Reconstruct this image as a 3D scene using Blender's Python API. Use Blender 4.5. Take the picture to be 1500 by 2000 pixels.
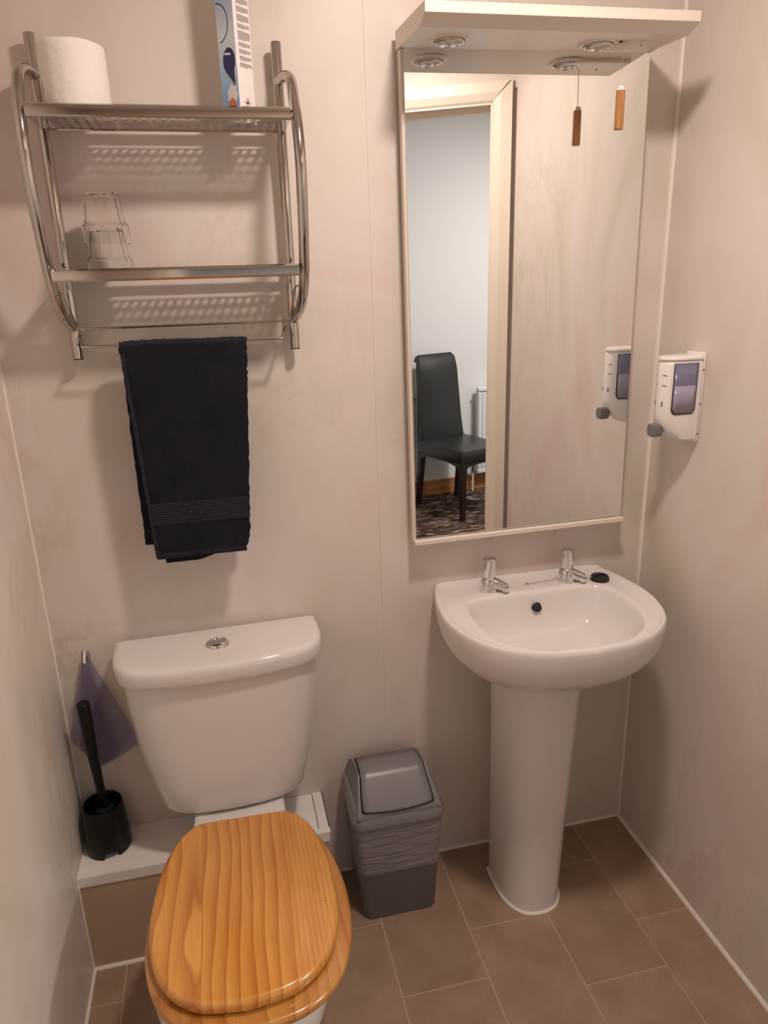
import bpy, bmesh, math, random
from mathutils import Vector, Matrix, noise as mnoise
random.seed(7)
scene = bpy.context.scene
for o in list(bpy.data.objects): bpy.data.objects.remove(o)
C = scene.collection
PI = math.pi

# ---------------------------------------------------------------- camera
yaw, pitch, roll = 0.218821351, -0.310519941, -0.0302293209
CAM = Vector((-1.08045950, -1.65681349, 1.6))
FPX = 1422.45378
cy_, sy_ = math.cos(yaw), math.sin(yaw); cp_, sp_ = math.cos(pitch), math.sin(pitch)
fwd = Vector((sy_*cp_, cy_*cp_, sp_)); rgt = Vector((cy_, -sy_, 0)); up = rgt.cross(fwd)
cr_, sr_ = math.cos(roll), math.sin(roll)
r2 = cr_*rgt + sr_*up; u2 = -sr_*rgt + cr_*up
cam_data = bpy.data.cameras.new('camera'); cam = bpy.data.objects.new('camera', cam_data); C.objects.link(cam)
cam.matrix_world = Matrix(((r2.x, u2.x, -fwd.x, CAM.x), (r2.y, u2.y, -fwd.y, CAM.y), (r2.z, u2.z, -fwd.z, CAM.z), (0, 0, 0, 1)))
cam_data.sensor_fit = 'HORIZONTAL'; cam_data.sensor_width = 36.0; cam_data.lens = FPX/1500*36.0
cam_data.clip_start = 0.01; cam_data.clip_end = 50
scene.camera = cam
# ---------------------------------------------------------------- world, lights, exposure
world = bpy.data.worlds.new('world'); scene.world = world; world.use_nodes = True
world.node_tree.nodes['Background'].inputs[0].default_value = (1.0, 0.9, 0.8, 1)
world.node_tree.nodes['Background'].inputs[1].default_value = 0.05
def area(name, loc, size, power, color, rot=(0, 0, 0), shape='DISK', sy=None):
    L = bpy.data.lights.new(name, 'AREA'); L.shape = shape; L.size = size
    if sy: L.size_y = sy
    L.energy = power; L.color = color
    o = bpy.data.objects.new(name, L); o.location = loc; o.rotation_euler = rot; C.objects.link(o); return o
LAMP = (-0.62, -0.78, 2.415)
area('ceiling_lamp_light', (LAMP[0], LAMP[1], LAMP[2]-0.005), 0.15, 14.6, (1.0, 0.825, 0.725))
area('hall_light', (1.35, -2.1, 2.70), 0.36, 62.0, (1.0, 0.94, 0.88))  # added to brighten the hall; its real source is unseen
scene.view_settings.view_transform = 'Standard'; scene.view_settings.look = 'None'
scene.view_settings.gamma = 1.0; scene.view_settings.use_curve_mapping = False
scene.view_settings.exposure = 0.0
scene.cycles.max_bounces = 10; scene.cycles.diffuse_bounces = 5; scene.cycles.glossy_bounces = 6
scene.cycles.transmission_bounces = 10; scene.cycles.transparent_max_bounces = 12
scene.cycles.caustics_reflective = True; scene.cycles.caustics_refractive = False
scene.cycles.sample_clamp_indirect = 4.0

# ---------------------------------------------------------------- materials
def srgb(r, g, b):
    f = lambda c: (c/255/12.92) if c/255 <= 0.04045 else ((c/255+0.055)/1.055)**2.4
    return (f(r), f(g), f(b), 1)
def mat(name, col, rough=0.5, metal=0.0, spec=0.5, **k):
    m = bpy.data.materials.new(name); m.use_nodes = True
    b = m.node_tree.nodes['Principled BSDF']
    b.inputs['Base Color'].default_value = col; b.inputs['Roughness'].default_value = rough
    b.inputs['Metallic'].default_value = metal; b.inputs['Specular IOR Level'].default_value = spec
    for kk, v in k.items(): b.inputs[kk.replace('_', ' ')].default_value = v
    return m
def nd(m, t, **k):
    n = m.node_tree.nodes.new(t)
    for a, v in k.items():
        if a in n.inputs: n.inputs[a].default_value = v
        else: setattr(n, a, v)
    return n
def lk(m, a, b): m.node_tree.links.new(a, b)
def bsdf(m): return m.node_tree.nodes['Principled BSDF']
def ramp(m, fac, stops):
    r = nd(m, 'ShaderNodeValToRGB'); e = r.color_ramp.elements
    e[0].position, e[0].color = stops[0]; e[1].position, e[1].color = stops[-1]
    for p, c in stops[1:-1]:
        x = e.new(p); x.color = c
    lk(m, fac, r.inputs[0]); return r
def coords(m, scale=(1, 1, 1), kind='Object'):
    t = nd(m, 'ShaderNodeTexCoord'); mp = nd(m, 'ShaderNodeMapping'); mp.inputs['Scale'].default_value = scale
    lk(m, t.outputs[kind], mp.inputs[0]); return mp.outputs[0]
def noise(m, vec, scale, detail=4, rough=0.5, dist=0.0):
    n = nd(m, 'ShaderNodeTexNoise'); n.inputs['Scale'].default_value = scale; n.inputs['Detail'].default_value = detail
    n.inputs['Roughness'].default_value = rough; n.inputs['Distortion'].default_value = dist
    lk(m, vec, n.inputs['Vector']); return n
def bump(m, h, strength, dist=0.01):
    b = nd(m, 'ShaderNodeBump'); b.inputs['Strength'].default_value = strength; b.inputs['Distance'].default_value = dist
    lk(m, h, b.inputs['Height']); lk(m, b.outputs[0], bsdf(m).inputs['Normal']); return b
def mix(m, fac, a, b, mode='MIX'):
    x = nd(m, 'ShaderNodeMix'); x.data_type = 'RGBA'; x.blend_type = mode
    if isinstance(fac, float): x.inputs[0].default_value = fac
    else: lk(m, fac, x.inputs[0])
    for i, v in ((6, a), (7, b)):
        if isinstance(v, tuple): x.inputs[i].default_value = v
        else: lk(m, v, x.inputs[i])
    return x.outputs[2]

def marble(name, base=(0.80, 0.755, 0.685, 1)):
    m = mat(name, base, 0.38, spec=0.30)
    v = coords(m, (1, 1, 0.55))
    n1 = noise(m, v, 2.6, 4, 0.55, 0.8)
    t1 = ramp(m, n1.outputs[0], [(0.30, (0.635, 0.59, 0.50, 1)), (0.42, (0.705, 0.65, 0.595, 1)), (0.52, (0.735, 0.675, 0.635, 1)), (0.66, (0.715, 0.585, 0.555, 1))])
    n2 = noise(m, v, 3.4, 7, 0.6, 1.6)
    vein = ramp(m, n2.outputs[0], [(0.47, (0, 0, 0, 1)), (0.50, (1, 1, 1, 1)), (0.53, (0, 0, 0, 1))])
    n3 = noise(m, v, 1.7, 3, 0.5)
    vm = ramp(m, n3.outputs[0], [(0.48, (0, 0, 0, 1)), (0.68, (1, 1, 1, 1))])
    f = nd(m, 'ShaderNodeMath', operation='MULTIPLY'); lk(m, vein.outputs[0], f.inputs[0]); lk(m, vm.outputs[0], f.inputs[1])
    f2 = nd(m, 'ShaderNodeMath', operation='MULTIPLY'); lk(m, f.outputs[0], f2.inputs[0]); f2.inputs[1].default_value = 0.6
    c = mix(m, f2.outputs[0], t1.outputs[0], (0.56, 0.48, 0.38, 1))
    n4 = noise(m, v, 9.0, 6, 0.65, 0.8); c = mix(m, 0.22, c, ramp(m, n4.outputs[0], [(0.3, (0.82, 0.80, 0.76, 1)), (0.7, (1, 0.97, 0.96, 1))]).outputs[0], 'MULTIPLY')
    lk(m, c, bsdf(m).inputs['Base Color'])
    return m
M = {}
M['marble'] = marble('marble_panel')
M['box_front'] = mat('brown_laminate', (0.50, 0.375, 0.28, 1), 0.2)
M['paint'] = mat('cream_paint', (0.80, 0.76, 0.68, 1), 0.6)
M['ceiling'] = mat('ceiling_paint', (0.82, 0.80, 0.76, 1), 0.7)
M['sealant'] = mat('white_sealant', (0.84, 0.79, 0.73, 1), 0.35)
M['ceramic'] = mat('ceramic', (0.74, 0.715, 0.705, 1), 0.07, spec=0.55)
M['plastic_white'] = mat('white_plastic', (0.82, 0.80, 0.78, 1), 0.25)
M['board_white'] = mat('white_board', (0.86, 0.83, 0.80, 1), 0.18)
M['melamine'] = mat('cream_melamine', (0.74, 0.67, 0.595, 1), 0.3)
M['gloss_door'] = mat('cream_gloss_paint', (0.80, 0.73, 0.62, 1), 0.35)
M['chrome'] = mat('chrome', (0.74, 0.73, 0.73, 1), 0.06, metal=1.0)
M['chrome_shelf'] = mat('chrome_rack', (0.55, 0.515, 0.485, 1), 0.09, metal=1.0)
M['mirror'] = mat('mirror_silver', (0.92, 0.93, 0.93, 1), 0.0, metal=1.0)
M['black_gap'] = mat('black_gap', (0.012, 0.010, 0.010, 1), 0.7)
M['dark_brown'] = mat('dark_brown_matt', (0.035, 0.016, 0.009, 1), 0.6)
M['hall_wall'] = mat('hall_wall_paint', (0.74, 0.735, 0.73, 1), 0.75)
M['radiator'] = mat('radiator_enamel', (0.72, 0.73, 0.76, 1), 0.3)
M['leather'] = mat('black_leather', (0.018, 0.018, 0.017, 1), 0.35)
M['dark_wood'] = mat('dark_wood', (0.022, 0.010, 0.009, 1), 0.35)
M['rubber'] = mat('black_rubber', (0.014, 0.014, 0.014, 1), 0.5)
M['black_plastic'] = mat('black_plastic', (0.007, 0.006, 0.006, 1), 0.30, spec=0.3)
M['bin_grey'] = mat('bin_grey_plastic', (0.125, 0.120, 0.120, 1), 0.38)
M['bin_lid'] = mat('bin_lid_plastic', (0.215, 0.208, 0.210, 1), 0.33)
M['knob_grey'] = mat('grey_plastic', (0.17, 0.16, 0.15, 1), 0.4)
M['paper'] = mat('tissue_paper', (0.88, 0.84, 0.81, 1), 0.9)
nn = noise(M['paper'], coords(M['paper']), 90, 3); bump(M['paper'], nn.outputs[0], 0.35, 0.004)
M['ink'] = mat('grey_ink', (0.34, 0.31, 0.30, 1), 0.6)
M['carton'] = mat('white_carton', (0.80, 0.77, 0.77, 1), 0.4)
M['navy'] = mat('navy_print', (0.025, 0.03, 0.13, 1), 0.35)
M['orange'] = mat('orange_print', (0.62, 0.17, 0.04, 1), 0.4)
M['petal'] = mat('white_print', (0.75, 0.75, 0.72, 1), 0.4)
M['red'] = mat('red_print', (0.5, 0.1, 0.08, 1), 0.5)
# sky-blue carton face, printed gradient
m = M['sky'] = mat('blue_print', (0.3, 0.5, 0.75, 1), 0.35)
sx = nd(m, 'ShaderNodeSeparateXYZ'); lk(m, coords(m), sx.inputs[0])
mr = nd(m, 'ShaderNodeMapRange'); mr.inputs[1].default_value = 0.0; mr.inputs[2].default_value = 0.26; lk(m, sx.outputs[2], mr.inputs[0])
rp = ramp(m, mr.outputs[0], [(0.0, (0.13, 0.28, 0.58, 1)), (0.25, (0.30, 0.50, 0.72, 1)), (0.55, (0.66, 0.72, 0.74, 1)), (0.8, (0.36, 0.46, 0.62, 1)), (1.0, (0.25, 0.40, 0.62, 1))])
lk(m, rp.outputs[0], bsdf(m).inputs['Base Color'])
# floor tile
m = M['tile'] = mat('vinyl_tile', (0.4, 0.27, 0.2, 1), 0.42, spec=0.35)
v = coords(m); oi = nd(m, 'ShaderNodeObjectInfo')
n1 = noise(m, v, 9, 6, 0.6, 0.4); n2 = noise(m, v, 160, 2, 0.7)
c1 = ramp(m, n1.outputs[0], [(0.3, (0.30, 0.205, 0.143, 1)), (0.7, (0.395, 0.283, 0.21, 1))])
c2 = mix(m, 0.12, c1.outputs[0], n2.outputs[1], 'OVERLAY')
hs = nd(m, 'ShaderNodeHueSaturation'); lk(m, c2, hs.inputs['Color'])
mr = nd(m, 'ShaderNodeMapRange'); mr.inputs[3].default_value = 0.93; mr.inputs[4].default_value = 1.06; lk(m, oi.outputs['Random'], mr.inputs[0]); lk(m, mr.outputs[0], hs.inputs['Value'])
lk(m, hs.outputs[0], bsdf(m).inputs['Base Color']); bump(m, n2.outputs[0], 0.15, 0.002)
M['grout'] = mat('tile_joint', (0.56, 0.405, 0.30, 1), 0.6)
# pine
def pine(name, dark=1.0, seed=0.0, fq=1.0):
    m = mat(name, (0.7, 0.35, 0.08, 1), 0.22, spec=0.5, Coat_Weight=0.6, Coat_Roughness=0.06)
    t = nd(m, 'ShaderNodeTexCoord'); mp = nd(m, 'ShaderNodeMapping'); mp.inputs['Location'].default_value = (0, seed*0.7, seed)
    lk(m, t.outputs['Object'], mp.inputs[0]); v = mp.outputs[0]
    sp = nd(m, 'ShaderNodeSeparateXYZ'); lk(m, v, sp.inputs[0])
    def mth(op, a, b=None):
        n = nd(m, 'ShaderNodeMath', operation=op)
        for q_, v_ in enumerate((a, b)):
            if v_ is None: continue
            if isinstance(v_, (int, float)): n.inputs[q_].default_value = v_
            else: lk(m, v_, n.inputs[q_])
        return n.outputs[0]
    # growth rings: spacing changes from board to board of the glued panel
    X = sp.outputs[0]
    xa = mth('MAXIMUM', mth('ADD', X, 0.068), 0.0); xb = mth('MAXIMUM', mth('SUBTRACT', X, 0.098), 0.0)
    phs = mth('MULTIPLY', mth('ADD', mth('MULTIPLY', X, 11.0), mth('ADD', mth('MULTIPLY', xa, 30.0), mth('MULTIPLY', xb, 62.0))), fq)
    mp2 = nd(m, 'ShaderNodeMapping'); mp2.inputs['Scale'].default_value = (1, 0.20, 0.6); lk(m, v, mp2.inputs[0])
    lb = mth('LESS_THAN', X, -0.068)
    wn = nd(m, 'ShaderNodeTexWhiteNoise'); wn.noise_dimensions = '1D'; lk(m, lb, wn.inputs['W'])
    ad = nd(m, 'ShaderNodeVectorMath', operation='ADD'); lk(m, mp2.outputs[0], ad.inputs[0]); lk(m, wn.outputs['Color'], ad.inputs[1])
    n1 = noise(m, ad.outputs[0], 9.0, 2, 0.45)
    amp = mth('ADD', 3.0, mth('MULTIPLY', lb, 5.0))
    fr = nd(m, 'ShaderNodeMath', operation='FRACT'); lk(m, mth('ADD', phs, mth('MULTIPLY', n1.outputs[0], amp)), fr.inputs[0])
    rings = ramp(m, fr.outputs[0], [(0.0, (0.72, 0.345, 0.082, 1)), (0.5, (0.62, 0.26, 0.052, 1)), (0.84, (0.46, 0.150, 0.024, 1)), (0.90, (0.36, 0.100, 0.014, 1)), (1.0, (0.70, 0.33, 0.075, 1))])
    n2 = noise(m, ad.outputs[0], 16, 3, 0.5)
    pale = ramp(m, n2.outputs[0], [(0.35, (0.53, 0.19, 0.032, 1)), (0.65, (0.72, 0.36, 0.09, 1))])
    fz = nd(m, 'ShaderNodeMapRange'); fz.inputs[1].default_value = 0.08; fz.inputs[2].default_value = 0.11; fz.inputs[3].default_value = 0.36; fz.inputs[4].default_value = 0.66; lk(m, X, fz.inputs[0])
    c = mix(m, fz.outputs[0], rings.outputs[0], pale.outputs[0])
    mp3 = nd(m, 'ShaderNodeMapping'); mp3.inputs['Scale'].default_value = (1, 0.03, 0.2); lk(m, v, mp3.inputs[0])
    n3 = noise(m, mp3.outputs[0], 420, 3, 0.6)
    f = ramp(m, n3.outputs[0], [(0.3, (0.86, 0.86, 0.86, 1)), (0.6, (1, 1, 1, 1))])
    c = mix(m, 1.0, c, f.outputs[0], 'MULTIPLY')
    c = mix(m, 1.0, c, (dark, dark, dark, 1), 'MULTIPLY')
    lk(m, c, bsdf(m).inputs['Base Color']); return m
M['pine'] = pine('varnished_pine'); M['pine_seat'] = pine('varnished_pine_seat', 0.80, 0.31, 0.45)
m = M['skirting'] = mat('pine_skirting', (0.42, 0.18, 0.06, 1), 0.4)
n1 = noise(m, coords(m, (1, 1, 12)), 5, 4); rp = ramp(m, n1.outputs[0], [(0.3, (0.30, 0.115, 0.035, 1)), (0.7, (0.50, 0.23, 0.09, 1))]); lk(m, rp.outputs[0], bsdf(m).inputs['Base Color'])
m = M['handle_wood'] = mat('varnished_handle', (0.42, 0.19, 0.06, 1), 0.3)
n1 = noise(m, coords(m, (1, 1, .05)), 300, 2); rp = ramp(m, n1.outputs[0], [(0.3, (0.34, 0.145, 0.045, 1)), (0.7, (0.52, 0.26, 0.09, 1))]); lk(m, rp.outputs[0], bsdf(m).inputs['Base Color'])
# towel
m = M['towel'] = mat('towel_terry', (0.020, 0.019, 0.026, 1), 0.95, spec=0.1, Sheen_Weight=0.12, Sheen_Roughness=0.5)
v = coords(m); n1 = noise(m, v, 420, 2, 0.7); n2 = noise(m, v, 14, 3)
rp = ramp(m, n2.outputs[0], [(0.3, (0.0095, 0.0105, 0.0175, 1)), (0.75, (0.017, 0.016, 0.024, 1))]); lk(m, rp.outputs[0], bsdf(m).inputs['Base Color']); bump(m, n1.outputs[0], 0.9, 0.004)
m = M['towel_flat'] = mat('towel_flat_weave', (0.026, 0.025, 0.036, 1), 0.85, spec=0.15)
w = nd(m, 'ShaderNodeTexWave', bands_direction='Z'); w.inputs['Scale'].default_value = 60; lk(m, coords(m), w.inputs[0]); bump(m, w.outputs[1], 0.5, 0.002)
# carpet
m = M['carpet'] = mat('patterned_carpet', (0.1, 0.08, 0.06, 1), 0.95, spec=0.05)
t = nd(m, 'ShaderNodeTexCoord'); mp = nd(m, 'ShaderNodeMapping'); mp.inputs['Scale'].default_value = (1.0, 3.4, 1); mp.inputs['Rotation'].default_value = (0, 0, 0.9); lk(m, t.outputs['Object'], mp.inputs[0])
vo = nd(m, 'ShaderNodeTexVoronoi'); vo.inputs['Scale'].default_value = 21; lk(m, mp.outputs[0], vo.inputs['Vector'])
sp = nd(m, 'ShaderNodeSeparateColor'); lk(m, vo.outputs['Color'], sp.inputs[0])
rp = ramp(m, sp.outputs[0], [(0.0, (0.055, 0.030, 0.025, 1)), (0.35, (0.10, 0.065, 0.05, 1)), (0.55, (0.28, 0.18, 0.12, 1)), (0.7, (0.07, 0.05, 0.05, 1)), (0.88, (0.36, 0.30, 0.25, 1)), (1.0, (0.34, 0.12, 0.05, 1))])
rp.color_ramp.interpolation = 'CONSTANT'
n1 = noise(m, coords(m), 160, 3); c = mix(m, 0.35, rp.outputs[0], n1.outputs[1], 'MULTIPLY'); lk(m, c, bsdf(m).inputs['Base Color'])
# glass
m = M['glass'] = mat('clear_glass', (0.99, 0.98, 0.97, 1), 0.01, Transmission_Weight=1.0, IOR=1.30)
def sheet(name, col, alpha, rough):
    m = bpy.data.materials.new(name); m.use_nodes = True; nt = m.node_tree; b = nt.nodes['Principled BSDF']
    b.inputs['Base Color'].default_value = col; b.inputs['Roughness'].default_value = rough; b.inputs['Alpha'].default_value = alpha
    return m
M['purple_bag'] = sheet('purple_translucent_bag', (0.17, 0.13, 0.27, 1), 0.52, 0.3)
M['liner'] = sheet('bin_liner_film', (0.50, 0.475, 0.475, 1), 0.48, 0.25)
nn = noise(M['liner'], coords(M['liner'], (1, 1, 5)), 14, 5, 0.6, 0.6); bump(M['liner'], nn.outputs[0], 0.9, 0.02)
M['window_blue'] = mat('smoked_blue_window', (0.165, 0.17, 0.27, 1), 0.12)
M['soap'] = mat('lilac_soap_behind_window', (0.34, 0.315, 0.40, 1), 0.15)
M['lens'] = mat('frosted_lens', (0.62, 0.58, 0.54, 1), 0.25)
M['lamp_glow'] = mat('lamp_diffuser', (0.9, 0.85, 0.8, 1), 0.5); bsdf(M['lamp_glow']).inputs['Emission Color'].default_value = (1, 0.84, 0.68, 1); bsdf(M['lamp_glow']).inputs['Emission Strength'].default_value = 4
M['cord'] = mat('white_cord', (0.72, 0.68, 0.60, 1), 0.6)
M['sticker'] = mat('faded_sticker', (0.56, 0.50, 0.46, 1), 0.4)

# ---------------------------------------------------------------- mesh helpers
def finish(bm, name, m, parent=None, smooth=35, bevel=None, seg=2, kind=None):
    me = bpy.data.meshes.new(name)
    bmesh.ops.recalc_face_normals(bm, faces=bm.faces)
    if parent is not None:
        bm.transform(Matrix.Translation(-parent_origin(parent)))
    bm.to_mesh(me); bm.free()
    me.materials.append(m)
    if smooth:
        for p in me.polygons: p.use_smooth = True
        me.set_sharp_from_angle(angle=math.radians(smooth))
    o = bpy.data.objects.new(name, me); C.objects.link(o)
    if parent is not None: o.parent = parent
    if bevel:
        b = o.modifiers.new('bevel', 'BEVEL'); b.width = bevel; b.segments = seg; b.limit_method = 'ANGLE'; b.angle_limit = math.radians(40)
        b.harden_normals = False
    if kind: o['kind'] = kind
    return o
ORG = {}
def parent_origin(p):
    return ORG[p.name] if p.name in ORG else Vector((0, 0, 0))
def thing(name, label, cat, loc=(0, 0, 0), group=None):
    o = bpy.data.objects.new(name, None); C.objects.link(o); o.location = loc; o.empty_display_size = 0.05
    o['label'] = label; o['category'] = cat
    if group: o['group'] = group
    ORG[o.name] = Vector(loc); return o
def struct(name):
    o = bpy.data.objects.new(name, None); C.objects.link(o); o['kind'] = 'structure'; ORG[o.name] = Vector((0, 0, 0)); return o
def part(bm, name, m, parent, **k):
    o = finish(bm, name, m, parent, **k)
    ORG[o.name] = parent_origin(parent)       # children of a part share the thing's origin
    return o
def box(bm, x0, x1, y0, y1, z0, z1):
    vs = [bm.verts.new(p) for p in ((x0,y0,z0),(x1,y0,z0),(x1,y1,z0),(x0,y1,z0),(x0,y0,z1),(x1,y0,z1),(x1,y1,z1),(x0,y1,z1))]
    for f in ((0,3,2,1),(4,5,6,7),(0,1,5,4),(1,2,6,5),(2,3,7,6),(3,0,4,7)): bm.faces.new([vs[i] for i in f])
    return vs
def B(x0, x1, y0, y1, z0, z1):
    bm = bmesh.new(); box(bm, min(x0,x1), max(x0,x1), min(y0,y1), max(y0,y1), min(z0,z1), max(z0,z1)); return bm
def loft(rings, cap0=True, cap1=True, bm=None, closed=True):
    bm = bm or bmesh.new(); R = [[bm.verts.new(p) for p in r] for r in rings]; n = len(R[0])
    for a, b in zip(R, R[1:]):
        for i in range(n if closed else n-1):
            j = (i+1) % n; bm.faces.new((a[i], a[j], b[j], b[i]))
    if cap0: bm.faces.new(R[0][::-1])
    if cap1: bm.faces.new(R[-1])
    return bm
def catmull(pts, per=8, closed=False):
    out = []; n = len(pts); P = [Vector(p) for p in pts]
    rng = range(n if closed else n-1)
    for i in rng:
        if closed: a, b, c, d = P[(i-1)%n], P[i], P[(i+1)%n], P[(i+2)%n]
        else: a, b, c, d = P[max(i-1,0)], P[i], P[i+1], P[min(i+2,n-1)]
        for k in range(per):
            t = k/per
            out.append(0.5*((2*b)+(c-a)*t+(2*a-5*b+4*c-d)*t*t+(3*b-a-3*c+d)*t**3))
    if not closed: out.append(P[-1])
    return out
def tube(path, r, n=14, bm=None, cap=True):
    bm = bm or bmesh.new(); P = [Vector(p) for p in path]
    rr = r if isinstance(r, (list, tuple)) else [r]*len(P)
    t0 = (P[1]-P[0]).normalized(); ref = Vector((0,0,1)) if abs(t0.z) < 0.9 else Vector((1,0,0))
    nx = (ref - t0*ref.dot(t0)).normalized(); rings = []
    for i, p in enumerate(P):
        t = (P[min(i+1,len(P)-1)]-P[max(i-1,0)]).normalized()
        nx = (nx - t*nx.dot(t)).normalized(); ny = t.cross(nx)
        rings.append([p + rr[i]*(math.cos(2*PI*k/n)*nx + math.sin(2*PI*k/n)*ny) for k in range(n)])
    return loft(rings, cap, cap, bm)
def lathe(profile, c=(0,0,0), n=40, bm=None, cap0=True, cap1=True, sx=1, sy=1):
    rings = [[Vector((c[0]+r*sx*math.cos(2*PI*k/n), c[1]+r*sy*math.sin(2*PI*k/n), c[2]+z)) for k in range(n)] for r, z in profile]
    return loft(rings, cap0, cap1, bm)
def offs(poly, d):                      # 2D inward offset of a closed polygon
    n = len(poly); area2 = sum(poly[i][0]*poly[(i+1)%n][1]-poly[(i+1)%n][0]*poly[i][1] for i in range(n)); s = 1 if area2 > 0 else -1
    out = []
    for i in range(n):
        a = Vector(poly[i-1][:2]); b = Vector(poly[i][:2]); c = Vector(poly[(i+1)%n][:2])
        e = (c-a);
        if e.length < 1e-9: out.append(b); continue
        e.normalize(); nrm = Vector((-e.y, e.x))*s; out.append(b+nrm*d)
    return out
def slab(poly, z0, z1, r=0.005, bm=None, segs=4):  # rounded-edge slab from a plan outline
    rings = []
    for k in range(segs+1):
        a = PI/2*k/segs; q = offs(poly, r*(1-math.sin(a))); rings.append([Vector((p[0], p[1], z0+r*(1-math.cos(a)))) for p in q])
    for k in range(segs+1):
        a = PI/2*k/segs; q = offs(poly, r*(1-math.cos(a))); rings.append([Vector((p[0], p[1], z1-r*(1-math.sin(a)))) for p in q])
    return loft(rings, True, True, bm)
def half(pts, cx, per=6, ang=0.0, piv=(0, 0), sharp_back=True):
    """half-plan control points (u>=0) from back to front centre, mirrored into a closed outline"""
    h = catmull([(u, y, 0) for u, y in pts], per)
    full = [(p.x, p.y) for p in h] + [(-p.x, p.y) for p in h[::-1][1:]]
    out = []
    for u, y in full:
        x = cx+u; dx, dy = x-piv[0], y-piv[1]
        out.append((piv[0]+dx*math.cos(ang)-dy*math.sin(ang), piv[1]+dx*math.sin(ang)+dy*math.cos(ang)))
    return out
def rrect(cx, cy, w, d, r, n=6):
    out = []
    for sx, sy, a0 in ((1,1,0),(-1,1,PI/2),(-1,-1,PI),(1,-1,3*PI/2)):
        for k in range(n+1):
            a = a0+PI/2*k/n; out.append((cx+sx*(w/2-r)+r*math.cos(a), cy+sy*(d/2-r)+r*math.sin(a)))
    return out
def ring3(poly, z): return [Vector((p[0], p[1], z)) for p in poly]

# ================================================================ THE ROOM
XL = -1.512; CEIL = 2.48; HCEIL = 2.80
wb = struct('wall_back')
for x0, x1 in ((XL-0.05, -0.7252), (-0.7244, 0.05)):
    part(B(x0, x1, 0.0, 0.012, -0.01, CEIL), 'panel', M['marble'], wb, smooth=None, bevel=0.0006, seg=1)
part(B(XL-0.05, 0.05, 0.0115, 0.06, -0.01, CEIL), 'backing', M['paint'], wb, smooth=None)
part(B(-0.7255, -0.7241, 0.0012, 0.011, -0.01, CEIL), 'joint_strip', M['sealant'], wb, smooth=None)
wr = struct('wall_right')
part(B(0.0, 0.010, -1.035, 0.0, -0.01, CEIL), 'panel', M['marble'], wr, smooth=None)
part(B(0.010, 0.08, -1.10, 0.0, -0.01, CEIL), 'backing', M['dark_brown'], wr, smooth=None)  # near-black brown shows in the gap where the panel stops short
part(B(0.0, 0.011, -1.12, -1.035, 2.20, CEIL), 'panel', M['marble'], wr, smooth=None)
wl = struct('wall_left')
part(B(XL-0.012, XL, -1.15, 0.0, -0.01, CEIL), 'panel', M['marble'], wl, smooth=None)
part(B(XL-0.012, XL, -2.35, -1.152, -0.01, CEIL), 'panel', M['marble'], wl, smooth=None)
part(B(XL-0.06, XL-0.012, -2.35, 0.0, -0.01, CEIL), 'backing', M['paint'], wl, smooth=None)
# diagonal door wall
O2 = Vector((0, -1.058)); U2 = Vector((-0.875, -0.485)).normalized(); N2 = Vector((-U2.y*-1, 0))
N2 = Vector((U2.y, -U2.x))      # into the room
if N2.y < 0: N2 = -N2
def dg(s, n, z): p = O2+U2*s+N2*n; return Vector((p.x, p.y, z))
def dbox(s0, s1, n0, n1, z0, z1, bm=None):
    bm = bm or bmesh.new(); vs = [bm.verts.new(dg(*p)) for p in ((s0,n0,z0),(s1,n0,z0),(s1,n1,z0),(s0,n1,z0),(s0,n0,z1),(s1,n0,z1),(s1,n1,z1),(s0,n1,z1))]
    for f in ((0,3,2,1),(4,5,6,7),(0,1,5,4),(1,2,6,5),(2,3,7,6),(3,0,4,7)): bm.faces.new([vs[i] for i in f])
    return bm
S0, S1, SE, ZH = 0.075, 1.40, 1.80, 2.163
bm = dbox(-0.10, S0-0.01, -0.10, 0.0, -0.01, HCEIL); dbox(S1+0.01, SE, -0.10, 0, -0.01, HCEIL, bm); dbox(S0-0.01, S1+0.01, -0.10, 0, ZH+0.012, HCEIL, bm)
wd = finish(bm, 'wall_door', M['marble'], smooth=None); wd['kind'] = 'structure'
dr = struct('door_1')
def arch(s0, s1, z0, z1, vert, name='architrave'):
    # moulded architrave: stepped profile
    bm = bmesh.new()
    if vert:
        w = s1-s0
        prof = [(0, 0.0), (0, 0.018), (0.55, 0.018), (0.72, 0.014), (0.9, 0.010), (1, 0.004), (1, 0.0)]
        a = []; b = []
        for f, n in prof:
            s = s0+w*f; a.append(dg(s, n, z0)); b.append(dg(s, n, z1 + (0.062*(1-f) if z1 > 1 else 0)))
        loft([a, b], True, True, bm)
    else:
        h = z1-z0; prof = [(1, 0.0), (1, 0.018), (0.45, 0.018), (0.28, 0.014), (0.1, 0.010), (0, 0.004), (0, 0.0)]
        a = []; b = []
        for f, n in prof:
            z = z0+h*f; d = h*f; a.append(dg(s0-d, n, z)); b.append(dg(s1+d, n, z))
        loft([a, b], True, True, bm)
    return bm
part(arch(S0-0.070, S0, 0, ZH, True), 'architrave', M['gloss_door'], dr, smooth=None)
part(arch(S1+0.070, S1, 0, ZH, True), 'architrave', M['gloss_door'], dr, smooth=None)
part(arch(S0, S1, ZH, ZH+0.062, False), 'architrave', M['gloss_door'], dr, smooth=None)
part(dbox(S0-0.01, S0+0.006, -0.11, 0.003, 0, ZH), 'lining', M['gloss_door'], dr, smooth=None)
part(dbox(S1-0.006, S1+0.01, -0.11, 0.003, 0, ZH), 'lining', M['gloss_door'], dr, smooth=None)
part(dbox(S0-0.01, S1+0.01, -0.11, 0.003, ZH-0.006, ZH+0.011), 'lining', M['gloss_door'], dr, smooth=None)
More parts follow.
